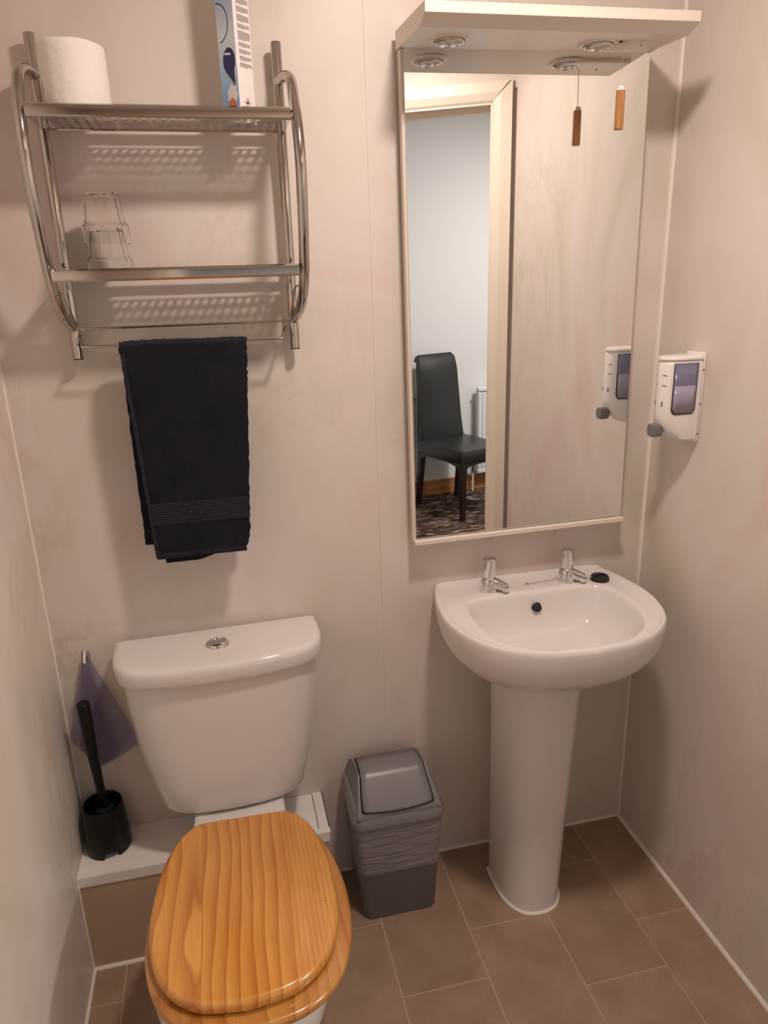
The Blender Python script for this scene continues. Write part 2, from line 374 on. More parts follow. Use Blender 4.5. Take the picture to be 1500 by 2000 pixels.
part(dbox(S0+0.006, S1-0.006, -0.075, -0.045, ZH-0.020, ZH-0.006), 'door_stop', M['gloss_door'], dr, smooth=None)
# ceiling
bm = B(XL-0.06, 0.08, -2.6, 0.06, CEIL, CEIL+0.05); ce = finish(bm, 'ceiling', M['ceiling'], smooth=None); ce['kind'] = 'structure'
# floor: vinyl tiles with recessed pale joints
fl = struct('floor')
def clip(poly, O, Nn, off=0.0):
    out = []; n = len(poly)
    for i in range(n):
        a = Vector(poly[i]); b = Vector(poly[(i+1)%n]); da = (a-O).dot(Nn)-off; db = (b-O).dot(Nn)-off
        if da >= 0: out.append(a)
        if (da >= 0) != (db >= 0): out.append(a+(b-a)*(da/(da-db)))
    return out
def prism(poly, z0, z1, bm=None):
    bm = bm or bmesh.new(); a = [bm.verts.new((p[0], p[1], z0)) for p in poly]; b = [bm.verts.new((p[0], p[1], z1)) for p in poly]; n = len(poly)
    for i in range(n): bm.faces.new((a[i], a[(i+1)%n], b[(i+1)%n], b[i]))
    bm.faces.new(a[::-1]); bm.faces.new(b); return bm
base = clip([Vector(p) for p in ((XL-0.01, 0.01), (XL-0.01, -2.2), (0.01, -2.2), (0.01, 0.01))], O2, N2, -0.05)
part(prism(base, -0.02, -0.0008), 'joint_bed', M['grout'], fl, smooth=None)
edges = [0.0, -0.156, -0.369, -0.582, -0.795, -1.008, -1.221, -1.434, XL]
for k in range(8):
    y = -0.007-0.1365*k
    while y < 0: y += 0.351
    ys = [min(y, 0.0)]; yy = y-0.351 if y > 0 else y
    ys = [0.0]
    while yy > -2.3:
        if yy < -0.01: ys.append(yy)
        yy -= 0.351
    for a, b in zip(ys, ys[1:]):
        x1, x0 = edges[k]-0.0016, edges[k+1]+0.0016
        p = clip([Vector((x0, a-0.0016)), Vector((x1, a-0.0016)), Vector((x1, b+0.0016)), Vector((x0, b+0.0016))], O2, N2, -0.05)
        if len(p) >= 3: part(prism(p, -0.0018, 0.0), 'tile', M['tile'], fl, smooth=None)
# sealant beads and corner trims
def trim(i, bm, m): o = finish(bm, 'trim_%d' % i, m, smooth=60); o['kind'] = 'structure'
trim(1, tube([(0.001, -0.001, 0.0), (0.001, -0.001, CEIL)], 0.0075, 12), M['sealant'])
trim(2, tube([(XL, -0.0, 0.27), (XL, -0.0, CEIL)], 0.004, 10), M['sealant'])
trim(3, tube([(0.002, -1.03, -0.001), (0.002, -0.0, -0.001)], 0.010, 12), M['sealant'])
trim(4, tube([(-0.91, 0.001, 0.0), (0.0, 0.001, 0.0)], 0.006, 12), M['sealant'])
trim(5, tube([(XL, -1.9, -0.001), (XL, -0.157, -0.001)], 0.0065, 12), M['sealant'])
trim(6, tube([(XL, -0.1575, 0.0), (-0.912, -0.1575, 0.0)], 0.0065, 12), M['sealant'])
trim(7, tube([(XL, -0.1575, 0.0), (XL, -0.1575, 0.26)], 0.0035, 10), M['sealant'])
# hall beyond the doorway (seen in the mirror)
hf = finish(prism(clip([Vector(p) for p in ((-3.0, 0.0), (-3.0, -4.6), (2.2, -4.6), (2.2, 0.0))], O2, -N2, 0.05), -0.02, 0.0), 'floor_hall', M['carpet'], smooth=None); hf['kind'] = 'structure'
def fy(x): return -3.60-0.15*(x-0.445)-0.03
def strip(x0, x1, d0, d1, z0, z1):
    bm = bmesh.new(); P = [(x0, fy(x0)+d0), (x1, fy(x1)+d0), (x1, fy(x1)+d1), (x0, fy(x0)+d1)]
    return prism(P, z0, z1, bm)
wh = finish(strip(-3.0, 2.2, -0.08, 0.0, -0.02, HCEIL), 'wall_hall_far', M['hall_wall'], smooth=None); wh['kind'] = 'structure'
bh = finish(strip(-3.0, 2.2, 0.0, 0.018, 0.0, 0.115), 'baseboard_hall', M['skirting'], smooth=None, bevel=0.004); bh['kind'] = 'structure'
o = finish(B(2.1, 2.2, -4.6, 0.3, -0.02, HCEIL), 'wall_hall_right', M['hall_wall'], smooth=None); o['kind'] = 'structure'
o = finish(B(-3.05, -2.95, -4.6, 0.3, -0.02, HCEIL), 'wall_hall_left', M['hall_wall'], smooth=None); o['kind'] = 'structure'
o = finish(prism(clip([Vector(p) for p in ((-3.05, 0.3), (-3.05, -4.6), (2.2, -4.6), (2.2, 0.3))], O2, -N2, 0.1), HCEIL, HCEIL+0.04), 'ceiling_hall', M['ceiling'], smooth=None); o['kind'] = 'structure'
o = finish(B(0.08, 2.2, 0.2, 0.3, -0.02, HCEIL), 'wall_hall_near', M['hall_wall'], smooth=None); o['kind'] = 'structure'
o = finish(B(-3.0, XL-0.06, 0.2, 0.3, -0.02, HCEIL), 'wall_hall_side', M['hall_wall'], smooth=None); o['kind'] = 'structure'

# ceiling lamp (out of frame, lights the room)
t = thing('ceiling_lamp', 'round opal lamp on the bathroom ceiling', 'lamp', (LAMP[0], LAMP[1], CEIL))
part(lathe([(0.05, 0.0), (0.055, -0.01), (0.05, -0.045), (0.035, -0.05)], (LAMP[0], LAMP[1], CEIL)), 'base', M['plastic_white'], t)
part(lathe([(0.035, -0.05), (0.06, -0.054), (0.06, -0.058)], (LAMP[0], LAMP[1], CEIL)), 'diffuser', M['lamp_glow'], t)

t = thing('ceiling_lamp', 'added round opal lamp on the hall ceiling, unseen beyond the doorway', 'lamp', (1.35, -2.1, HCEIL))  # fixture added around the hall light; no lamp is known there
part(lathe([(0.16, 0.0), (0.17, -0.02), (0.165, -0.07), (0.14, -0.08)], (1.35, -2.1, HCEIL)), 'base', M['plastic_white'], t)
part(lathe([(0.14, -0.08), (0.17, -0.085), (0.17, -0.092)], (1.35, -2.1, HCEIL)), 'diffuser', M['lamp_glow'], t)

# ================================================================ MIRROR UNIT
piv = Vector((-0.378, 0.0, 1.52))
mu = thing('mirror_cabinet', 'tall rectangular wall mirror with a cream light canopy above the basin', 'mirror', piv)
part(B(-0.656, -0.101, -0.024, -0.044, 0.990, 2.038), 'backing_board', M['melamine'], mu, smooth=None, bevel=0.0008)
part(B(-0.650, -0.104, -0.044, -0.050, 0.998, 2.040), 'mirror_glass', M['mirror'], mu, smooth=None)
part(B(-0.60, -0.16, 0.0, -0.024, 1.06, 1.10), 'wall_batten', M['melamine'], mu, smooth=None)
part(B(-0.60, -0.16, 0.0, -0.024, 1.95, 1.99), 'wall_batten', M['melamine'], mu, smooth=None)
part(B(-0.656, -0.101, -0.030, -0.062, 0.984, 0.995), 'bottom_rail', M['melamine'], mu, smooth=None, bevel=0.0015)
cpy = [(-0.022, 2.040), (-0.200, 2.031), (-0.236, 2.044), (-0.236, 2.062), (-0.022, 2.074)]
bm = loft([[Vector((x, y, z)) for y, z in cpy] for x in (-0.659, -0.114)])
can = part(bm, 'canopy', M['melamine'], mu, smooth=None, bevel=0.0008)
for cx, cyy in ((-0.577, -0.120), (-0.263, -0.120)):
    dl = part(lathe([(0.030, 2.039), (0.030, 2.032), (0.034, 2.031), (0.039, 2.0325), (0.041, 2.036)], (cx, cyy, 0), 40, cap0=False, cap1=False), 'downlight_rim', M['melamine'], can)
    part(lathe([(0.0285, 2.038), (0.0285, 2.0285), (0.026, 2.0275), (0.0245, 2.031), (0.0245, 2.036)], (cx, cyy, 0), 40, cap0=False, cap1=False), 'downlight_bezel', M['chrome'], can)
    part(lathe([(0.0244, 2.0335), (0.012, 2.032), (0.001, 2.0317)], (cx, cyy, 0), 32), 'downlight_lens', M['lens'], can)
bm = slab([(-0.258, -0.085), (-0.258, -0.105), (-0.215, -0.150), (-0.150, -0.150), (-0.128, -0.125), (-0.128, -0.085)][::-1], 2.0290, 2.041, 0.003, segs=2)
so = part(bm, 'switch_housing', M['melamine'], mu)
part(lathe([(0.002, 2.0283), (0.002, 2.0295)], (-0.180, -0.140, 0), 10), 'screw', M['black_gap'], so)
part(lathe([(0.0038, 2.0322), (0.0038, 2.036)], (-0.227, -0.143, 0), 12), 'cord_hole', M['black_gap'], mu)
part(lathe([(0.0015, 2.0312), (0.0015, 2.036)], (-0.240, -0.150, 0), 10), 'screw', M['knob_grey'], mu)
mu.rotation_euler = (0, math.radians(-0.57), 0)
pc = thing('pull_cord', 'white light pull cord with a brown wooden handle hanging before the mirror', 'pull cord', (-0.2265, -0.143, 1.91))
part(tube([(-0.2265, -0.143, 2.040), (-0.2262, -0.143, 2.0), (-0.2255, -0.143, 1.955)], 0.0009, 8), 'cord', M['cord'], pc)
part(tube([(-0.2255, -0.143, 1.956), (-0.2255, -0.143, 1.9485)], [0.0065, 0.0088], 18), 'handle_cap', M['plastic_white'], pc)
part(tube([(-0.2255, -0.143, 1.950), (-0.2255, -0.143, 1.948), (-0.2255, -0.143, 1.878), (-0.2255, -0.143, 1.8765)], [0.0075, 0.0092, 0.0092, 0.0078], 18), 'handle', M['handle_wood'], pc)

# ================================================================ TOWEL RACK SHELF
sh = thing('towel_rack', 'chrome two tier wall rack with curved side tubes and towel wires', 'shelf', (-1.129, 0, 1.46))
PX = (-1.352, -0.906)
for i, x in enumerate(PX):
    po = part(tube([(x, -0.03, 1.459), (x, -0.03, 1.461), (x, -0.03, 2.040), (x, -0.03, 2.042)], [0.0085, 0.0105, 0.0105, 0.0095], 20), 'post', M['chrome_shelf'], sh)
    part(tube([(x, -0.0405, 1.642), (x, -0.0425, 1.642)], [0.006, 0.0045], 14), 'screw', M['chrome'], po)
    part(tube([(x, -0.0425, 1.642), (x, -0.0428, 1.642)], [0.0018, 0.0018], 6), 'screw_socket', M['black_gap'], po)
    part(tube([(x, -0.03, 1.4588), (x, -0.03, 1.4600)], 0.0102, 20), 'end_cap', M['black_gap'], po)
    for zz in (1.985, 1.50):
        part(tube([(x, -0.02, zz), (x, 0.0, zz)], 0.006, 12), 'wall_stud', M['chrome_shelf'], po)
    xo = -1.368 if i == 0 else -0.889
    xi = x
    e_ = 0.020 if i else 0.0
    pts = [(xi, -0.030, 1.972), ((xi+xo)/2, -0.056, 1.977), (xo, -0.088, 1.966), (xo, -0.128, 1.922), (xo, -0.149-e_/2, 1.868), (xo, -0.153-e_, 1.80), (xo, -0.143-e_, 1.73), (xo, -0.122-e_*1.2, 1.66), (xo, -0.096-e_*1.2, 1.60), ((xi+3*xo)/4, -0.062-e_*0.6, 1.549), (xi, -0.034, 1.522)]
    part(tube(catmull(pts, 7), 0.0105, 20), 'side_tube', M['chrome_shelf'], sh)
def tray(z, yf, xa, xb):
    bm = bmesh.new()
    # folded front and rear rails (C section) along x
    rail = [(-0.0, 0.0), (-0.004, 0.0015), (-0.0075, -0.001), (-0.0085, -0.006), (-0.0085, -0.0175), (-0.0065, -0.0205), (-0.0045, -0.0175), (-0.0045, -0.003), (0.0, -0.0025)]
    loft([[Vector((x, yf+0.0085+a, z+b)) for a, b in rail] for x in (xa, xb)], True, True, bm)
    loft([[Vector((x, -0.036-a, z+b)) for a, b in rail] for x in (xa, xb)], True, True, bm)
    fr = part(bm, 'shelf_rail', M['chrome_shelf'], sh, smooth=25)
    # side flanges
    for x in (xa, xb-0.001):
        part(B(x, x+0.001, yf+0.008, -0.036, z-0.018, z), 'shelf_end', M['chrome_shelf'], sh, smooth=None)
    # perforated sheet
    bm = bmesh.new(); y0, y1 = yf+0.0085, -0.036; nx = 27; ny = 6; X = [xa+(xb-xa)*i/nx for i in range(nx+1)]; Y = [y0+(y1-y0)*j/ny for j in range(ny+1)]
    V = {}
    def vv(x, y):
        k = (round(x, 6), round(y, 6))
        if k not in V: V[k] = bm.verts.new((x, y, z-0.0185))
        return V[k]
    for i in range(nx):
        for j in range(ny):
            xa_, xb_, ya_, yb_ = X[i], X[i+1], Y[j], Y[j+1]; cx, cyy = (xa_+xb_)/2, (ya_+yb_)/2
            if i in (0, nx-1): bm.faces.new((vv(xa_, ya_), vv(xb_, ya_), vv(xb_, yb_), vv(xa_, yb_))); continue
            r = 0.0042; oc = []; ou = []
            for k in range(8):
                a = PI/8+PI/4*k; oc.append(bm.verts.new((cx+r*math.cos(a), cyy+r*math.sin(a), z-0.0185)))
            c4 = [vv(xb_, yb_), vv(xa_, yb_), vv(xa_, ya_), vv(xb_, ya_)]   # 45,135,225,315 deg
            # octagon vertices at 22.5, 67.5, 112.5 ...; corners lie between 0-1, 2-3, 4-5, 6-7
            for q in range(4):
                a, b = oc[2*q], oc[2*q+1]; cc = c4[q]; bm.faces.new((cc, b, a))
                nxt = c4[(q+1)%4]; bm.faces.new((cc, nxt, oc[(2*q+2)%8], b))
    part(bm, 'shelf_sheet', M['chrome_shelf'], sh, smooth=None)
tray(1.9035, -0.158, -1.357, -0.900)
tray(1.6305, -0.151, -1.357, -0.900)
# thin wires
def wire(pts, name, r=0.0024, per=6):
    part(tube(catmull(pts, per), r, 10), name, M['chrome_shelf'], sh)
wire([(-1.368, -0.100, 1.585), (-1.358, -0.098, 1.590), (-1.350, -0.088, 1.583), (-1.347, -0.066, 1.550), (-1.343, -0.048, 1.527), (-1.334, -0.044, 1.520), (-1.318, -0.044, 1.5195),
      (-1.13, -0.044, 1.5195), (-0.935, -0.044, 1.5195), (-0.922, -0.044, 1.520), (-0.914, -0.048, 1.527), (-0.910, -0.066, 1.550), (-0.906, -0.088, 1.583), (-0.900, -0.098, 1.590), (-0.889, -0.100, 1.585)], 'towel_wire')
wire([(-1.342, -0.034, 1.508), (-1.337, -0.060, 1.492), (-1.331, -0.074, 1.487), (-1.318, -0.078, 1.4865), (-1.13, -0.078, 1.4855), (-0.953, -0.078, 1.4860), (-0.940, -0.074, 1.487), (-0.934, -0.060, 1.492), (-0.926, -0.034, 1.508)], 'towel_wire')

# ================================================================ TOWEL
tw = thing('hand_towel', 'folded navy black terry hand towel hanging over the rack wire', 'towel', (-1.15, -0.08, 1.02))
def cloth(xl, xr, path, thick, seedv, rough=0.0015):
    """sheet following a yz path; xl/xr give left and right x at path fraction"""
    P = catmull([(0, y, z) for y, z in path], 14); L = [0]
    for a, b in zip(P, P[1:]): L.append(L[-1]+(b-a).length)
    n = len(P); nx = 60; outer = []; inner = []
    for i, p in enumerate(P):
        f = L[i]/L[-1]; t = (P[min(i+1, n-1)]-P[max(i-1, 0)]).normalized(); nr = Vector((0, -t.z, t.y))
        ro = []; ri = []
        for k in range(nx+1):
            g = k/nx; x = xl(p.z, f)*(1-g)+xr(p.z, f)*g
            e = 1.0 - 0.55*(abs(2*g-1)**14)
            w = 0.0022*mnoise.noise(Vector((x*9, p.z*5, seedv))) + 0.0013*mnoise.noise(Vector((x*190, p.z*190+p.y*190, seedv)))
            jx = 0.0026*mnoise.noise(Vector((p.z*260, g*3, seedv+5))) if k in (0, nx) else 0
            q = Vector((x+jx, p.y, p.z)); ro.append(q+nr*(thick/2*e+w)); ri.append(q-nr*(thick/2*e-w))
        outer.append(ro); inner.append(ri)
    rings = [o_+i_[::-1] for o_, i_ in zip(outer, inner)]
    return loft(rings, True, True)
zt = 1.492
TL = lambda z, f: -1.2625 + (-1.2430+1.2625)*max(0, (1.49-z))/0.47
TR = lambda z, f: -1.0120 + (-1.0435+1.0120)*max(0, (1.49-z))/0.45
TRr = lambda z, f: TR(z, f)
front = part(cloth(TL, lambda z, f: -1.0115-0.030*max(0, (1.49-z))/0.45 - 0.014*max(0, (1.075-z)/0.045)**2, [(-0.072, 1.470), (-0.075, 1.4845), (-0.081, 1.4900), (-0.088, 1.486), (-0.0915, 1.475), (-0.094, 1.40), (-0.096, 1.25), (-0.097, 1.12), (-0.097, 1.034)], 0.010, 1.3), 'front_fold', M['towel'], tw)
part(cloth(lambda z, f: TL(z, f)+0.003, lambda z, f: -1.0135-0.030*max(0, (1.49-z))/0.45, [(-0.1023, 1.157), (-0.1026, 1.13), (-0.1026, 1.108)], 0.0012, 3.1), 'woven_band', M['towel_flat'], tw)
part(cloth(lambda z, f: TL(z, f)+0.001, lambda z, f: -1.050, [(-0.1026, 1.044), (-0.1028, 1.037), (-0.1015, 1.031)], 0.0014, 4.1), 'hem', M['towel_flat'], tw)
part(cloth(lambda z, f: TL(z, f)-0.001, lambda z, f: TL(z, f)+0.007, [(-0.0985, 1.47), (-0.1005, 1.40), (-0.1022, 1.25), (-0.103, 1.12), (-0.1028, 1.034)], 0.0016, 5.1), 'hem', M['towel_flat'], tw)
part(cloth(lambda z, f: TL(z, f)+0.016, lambda z, f: -1.050-0.10*max(0, (1.045-z)/0.028), [(-0.080, 1.480), (-0.083, 1.40), (-0.085, 1.25), (-0.086, 1.12), (-0.086, 1.017)], 0.009, 2.2), 'inner_fold', M['towel'], tw)
part(cloth(lambda z, f: -1.2660-0.016*0 + (-0.002)*max(0, (1.49-z))/0.47, lambda z, f: -1.025-0.02*max(0, (1.49-z))/0.45, [(-0.0765, 1.470), (-0.074, 1.478), (-0.066, 1.481), (-0.0615, 1.470), (-0.059, 1.40), (-0.057, 1.25), (-0.056, 1.12), (-0.056, 1.052)], 0.009, 6.2), 'back_fold', M['towel'], tw)

# ================================================================ TOILET ROLL, CARTON, GLASSES
tr = thing('toilet_roll', 'large white toilet roll standing on the upper rack shelf', 'toilet roll', (-1.275, -0.093, 1.886))
bm = bmesh.new(); n = 72; rings = []
prof = [(0.020, 0.004), (0.020, 0.0), (0.051, 0.0), (0.0555, 0.003), (0.0570, 0.02), (0.0565, 0.06), (0.0565, 0.110), (0.0550, 0.119), (0.050, 0.1215), (0.021, 0.120), (0.020, 0.114)]
for r, z in prof:
    rg = []
    for k in range(n):
        a = 2*PI*k/n; w = 0.0012*mnoise.noise(Vector((math.cos(a)*3, math.sin(a)*3, z*30))) if r > 0.05 else 0
        zz = z + (0.002*mnoise.noise(Vector((math.cos(a)*2, math.sin(a)*2, r*50))) if z > 0.10 else 0)
        rg.append(Vector((-1.275+(r+w)*math.cos(a), -0.093+(r+w)*math.sin(a), 1.886+zz)))
    rings.append(rg)
part(loft(rings, False, False, bm), 'paper', M['paper'], tr, smooth=60)
part(lathe([(0.020, 0.001), (0.0195, 0.001), (0.0195, 0.119), (0.0202, 0.119)], (-1.275, -0.093, 1.886), 32, cap0=False, cap1=False), 'cardboard_core', mat('cardboard', (0.4, 0.3, 0.2, 1), 0.9), tr)

cb = thing('carton', 'tall blue and white printed carton standing on the upper rack shelf', 'box', (-0.988, -0.085, 1.886))
a = math.radians(45); s = 0.0215; H = 0.31; cc = Vector((-0.988, -0.085))
ex = Vector((math.cos(a), math.sin(a))); ey = Vector((-math.sin(a), math.cos(a)))
def cpt(u, v, z): p = cc+ex*u+ey*v; return Vector((p.x, p.y, 1.886+z))
def cbox(u0, u1, v0, v1, z0, z1, bm=None):
    bm = bm or bmesh.new(); vs = [bm.verts.new(cpt(*p)) for p in ((u0,v0,z0),(u1,v0,z0),(u1,v1,z0),(u0,v1,z0),(u0,v0,z1),(u1,v0,z1),(u1,v1,z1),(u0,v1,z1))]
    for f in ((0,3,2,1),(4,5,6,7),(0,1,5,4),(1,2,6,5),(2,3,7,6),(3,0,4,7)): bm.faces.new([vs[i] for i in f])
    return bm
# near corner is (-s,-s): faces u=-s (left-facing) and v=-s (right-facing)
part(cbox(-s, s, -s, s, 0.0, H), 'carton_body', M['carton'], cb, smooth=None, bevel=0.0008)
lf = part(cbox(-s-0.0003, -s, -s+0.001, s-0.0005, 0.002, H-0.002), 'printed_front', M['sky'], cb, smooth=None)
def lface(poly, m, name, d=0.0005):       # polygon on the left-facing side; coords (v from near edge 0..0.043, z)
    bm = bmesh.new(); A = [bm.verts.new(cpt(-s-d, -s+v, z)) for v, z in poly]; Bv = [bm.verts.new(cpt(-s, -s+v, z)) for v, z in poly]; n = len(poly)
    for i in range(n): bm.faces.new((A[i], A[(i+1)%n], Bv[(i+1)%n], Bv[i]))
    bm.faces.new(A); part(bm, name, m, lf, smooth=None)
def drop(cv, cz, w, h, tipv=0.0):
    pts = [(tipv, cz-h*0.62)]
    for k in range(13): t_ = -0.25*PI + 1.5*PI*k/12; pts.append((cv+w*math.cos(t_), cz+h*0.38*math.sin(t_)+h*0.1))
    return pts
lface(drop(0.018, 0.096, 0.0165, 0.064, 0.004), M['petal'], 'emblem_border', 0.0005)
lface(drop(0.018, 0.097, 0.0150, 0.059, 0.006), M['navy'], 'emblem', 0.0008)
lface([(0.014, 0.112), (0.028, 0.114), (0.028, 0.1175), (0.014, 0.1155)], M['petal'], 'lettering', 0.001)
lface([(0.010, 0.235), (0.042, 0.205), (0.042, 0.262), (0.006, 0.262)], M['navy'], 'emblem', 0.0006)
P1 = []; P2 = []
for k in range(15):
    t_ = -0.45*PI+0.95*PI*k/14; P1.append((0.040-0.026*math.cos(t_), 0.166+0.026*math.sin(t_)*1.25)); P2.append((0.040-0.0245*math.cos(t_), 0.166+0.0245*math.sin(t_)*1.25))
lface(P1+P2[::-1], M['navy'], 'outline_arc', 0.0006)
fcz = [(0.016+0.011*math.cos(2*PI*k/14)*(1+0.25*(k%2)), 0.048+0.014*math.sin(2*PI*k/14)*(1+0.25*(k%2))) for k in range(14)]
lface(fcz, M['petal'], 'flower_print', 0.0005)
lface([(0.018+0.008*math.cos(2*PI*k/12)*(1+0.3*(k%2)), 0.030+0.011*math.sin(2*PI*k/12)*(1+0.3*(k%2))) for k in range(12)], M['orange'], 'flower_print', 0.0007)
bm = bmesh.new(); z = H-0.012
rows = [9, 8, 7, 5, 5, 5, 5, 5, 6, 4, 8, 4, 4, 4, 4]
for r_ in rows:
    for q in range(r_):
        ln = 0.032 if q < r_-1 else 0.020
        cbox(-s+0.008, -s+0.008+ln, -s-0.0003, -s, z-0.0013, z, bm); z -= 0.0019
    z -= 0.0034
    if z < 0.055: break
part(bm, 'small_print', M['ink'], cb, smooth=None, kind='stuff')
bm = bmesh.new(); cu, cz = 0.0, 0.036
for k in range(4):
    a0, a1 = PI/2*k, PI/2*(k+1); r1, r0_ = 0.0085, 0.0072
    vs = [cpt(cu+r1*math.cos(a0), -s-0.0004, cz+r1*math.sin(a0)), cpt(cu+r1*math.cos(a1), -s-0.0004, cz+r1*math.sin(a1)), cpt(cu+r0_*math.cos(a1), -s-0.0004, cz+r0_*math.sin(a1)), cpt(cu+r0_*math.cos(a0), -s-0.0004, cz+r0_*math.sin(a0))]
    bm.faces.new([bm.verts.new(p) for p in vs])
hz = part(bm, 'hazard_diamond', M['red'], cb, smooth=None)
bm = bmesh.new(); bm.faces.new([bm.verts.new(cpt(cu+u, -s-0.0004, cz+z_)) for u, z_ in ((-0.0028, -0.003), (0.0028, -0.003), (0.003, 0.0), (0.0012, 0.0015), (0.0, 0.0048), (-0.0015, 0.0015), (-0.003, 0.0))])
part(bm, 'flame_symbol', M['black_gap'], hz, smooth=None)

def tumbler(z0):
    # inverted ten-sided glass tumbler, rim at z0
    n = 60; fac = 10
    def ring(r, z, f):
        out = []
        for k in range(n):
            a = 2*PI*k/n; da = (a % (2*PI/fac))-PI/fac; k2 = math.cos(PI/fac)/math.cos(da)
            rr = r*((1-f)+f*k2*1.03); out.append(Vector((-1.259+rr*math.cos(a), -0.088+rr*math.sin(a), z0+z)))
        return out
    outer = [(0.0425, 0.0, 0), (0.0430, 0.001, 0), (0.0430, 0.010, 0.3), (0.0418, 0.033, 0.9), (0.0375, 0.038, 1), (0.0360, 0.044, 1), (0.0305, 0.088, 1), (0.0290, 0.0905, 0.6), (0.020, 0.091, 0)]
    inner = [(0.0418, 0.0, 0), (0.0417, 0.010, 0.3), (0.0405, 0.032, 0.9), (0.0363, 0.038, 1), (0.0347, 0.044, 1), (0.0294, 0.084, 1), (0.026, 0.0855, 0.5)]
    R = [ring(*p) for p in inner[::-1]] + [ring(*p) for p in outer]
    return loft(R, True, True)
g1 = thing('glass_tumbler', 'clear faceted glass tumbler upside down, lower one of the stacked pair', 'glass', (-1.259, -0.088, 1.614), 'glass tumblers stacked on the lower shelf')
part(tumbler(1.6145), 'glass_body', M['glass'], g1, smooth=20)
g2 = thing('glass_tumbler', 'clear faceted glass tumbler upside down, nested on top of another tumbler', 'glass', (-1.259, -0.088, 1.677), 'glass tumblers stacked on the lower shelf')
part(tumbler(1.6775), 'glass_body', M['glass'], g2, smooth=20)

# ================================================================ SOAP DISPENSER
sd = thing('soap_dispenser', 'white wall soap dispenser with smoky blue window and grey push knob', 'soap dispenser', (0, -0.17, 1.21))
part(slab(rrect(-0.0065, -0.166, 0.013, 0.062, 0.004, 3), 1.216, 1.420, 0.003, segs=2), 'back_plate', M['plastic_white'], sd)
pl = [(-0.012, -0.201), (-0.045, -0.203), (-0.075, -0.199), (-0.092, -0.189), (-0.0985, -0.170), (-0.092, -0.151), (-0.075, -0.141), (-0.045, -0.137), (-0.012, -0.139)]
plc = [(p.x, p.y) for p in catmull([(x, y, 0) for x, y in pl], 5)]
def dring(z, k, inset=0.0):
    q = offs(plc, inset); return [Vector((-0.012+(p[0]+0.012)*k, p[1], z)) for p in q]
part(loft([dring(1.222, 0.50, 0.006), dring(1.226, 0.60, 0.002), dring(1.243, 0.82), dring(1.262, 0.97), dring(1.285, 1.0), dring(1.395, 1.0), dring(1.402, 0.99, 0.002), dring(1.405, 0.97, 0.005)]), 'housing', M['plastic_white'], sd)
part(loft([dring(1.4035, 0.99, 0.003), dring(1.408, 1.01, -0.001), dring(1.412, 1.0, 0.0), dring(1.414, 0.96, 0.005)]), 'lid', M['plastic_white'], sd)
for sgn in (-1, 1):
    def wy(x): 
        import bisect
        t_ = (x+0.03)/(-0.06); return -0.170+sgn*(0.0335 - 0.0052*max(0, (-x-0.055)/0.03)**1.6)
    def wpan(z0, z1, d, m, name, xa=-0.026, xb=-0.081, rb=0.010, rnd=True):
        bm = bmesh.new(); pts = []
        xs = [xa+(xb-xa)*k/10 for k in range(11)]
        top = [(x, z1) for x in xs]; bot = []
        for x in xs[::-1]:
            e = max(0, 1-min(x-xb, xa-x)/rb) if rnd else 0
            bot.append((x, z0+rb*(1-math.sqrt(max(0, 1-e*e)))))
        A = [bm.verts.new((x, wy(x)+sgn*d, z)) for x, z in top]; Bq = [bm.verts.new((x, wy(x)+sgn*d, z)) for x, z in bot[::-1]]
        for k in range(10): bm.faces.new((A[k], A[k+1], Bq[k+1], Bq[k]))
        o = part(bm, name, m, sd, smooth=50); md = o.modifiers.new('solid', 'SOLIDIFY'); md.thickness = 0.001; md.offset = 0
        return o
    wpan(1.285, 1.4000, 0.0004, M['black_gap'], 'window_frame', -0.0245, -0.0825)
    wpan(1.287, 1.3990, 0.0012, M['window_blue'], 'window')
    wpan(1.288, 1.350, 0.0018, M['soap'], 'soap_level', -0.028, -0.079)
    for zz, ln in ((1.372, 0.007), (1.349, 0.010), (1.303, 0.0025)):
        part(prism([(-0.0977, -0.170+sgn*0.0100), (-0.0930, -0.170+sgn*0.0205), (-0.0900, -0.170+sgn*0.0170), (-0.0950, -0.170+sgn*0.0080)] if ln > 0.003 else [(-0.0974, -0.170+sgn*0.0120), (-0.0962, -0.170+sgn*0.0150), (-0.0940, -0.170+sgn*0.0140), (-0.0950, -0.170+sgn*0.0110)], zz, zz+(0.0015 if ln > 0.003 else 0.010)), 'level_mark', M['knob_grey'], sd, smooth=None)
kb = bmesh.new(); rings = []
for dx, sc in ((0.0, 0.8), (-0.003, 0.95), (-0.018, 1.0), (-0.024, 0.95), (-0.026, 0.82)):
    rings.append([Vector((-0.086+dx, -0.170+p[0]*sc, 1.246+p[1]*sc)) for p in rrect(0, 0, 0.029, 0.031, 0.009, 5)])
part(loft(rings, True, True, kb), 'push_knob', M['knob_grey'], sd)
for zz in (1.382, 1.305, 1.235):
    part(tube([(-0.006, -0.1965, zz), (-0.006, -0.1975, zz)], 0.0022, 10), 'screw', M['knob_grey'], sd)

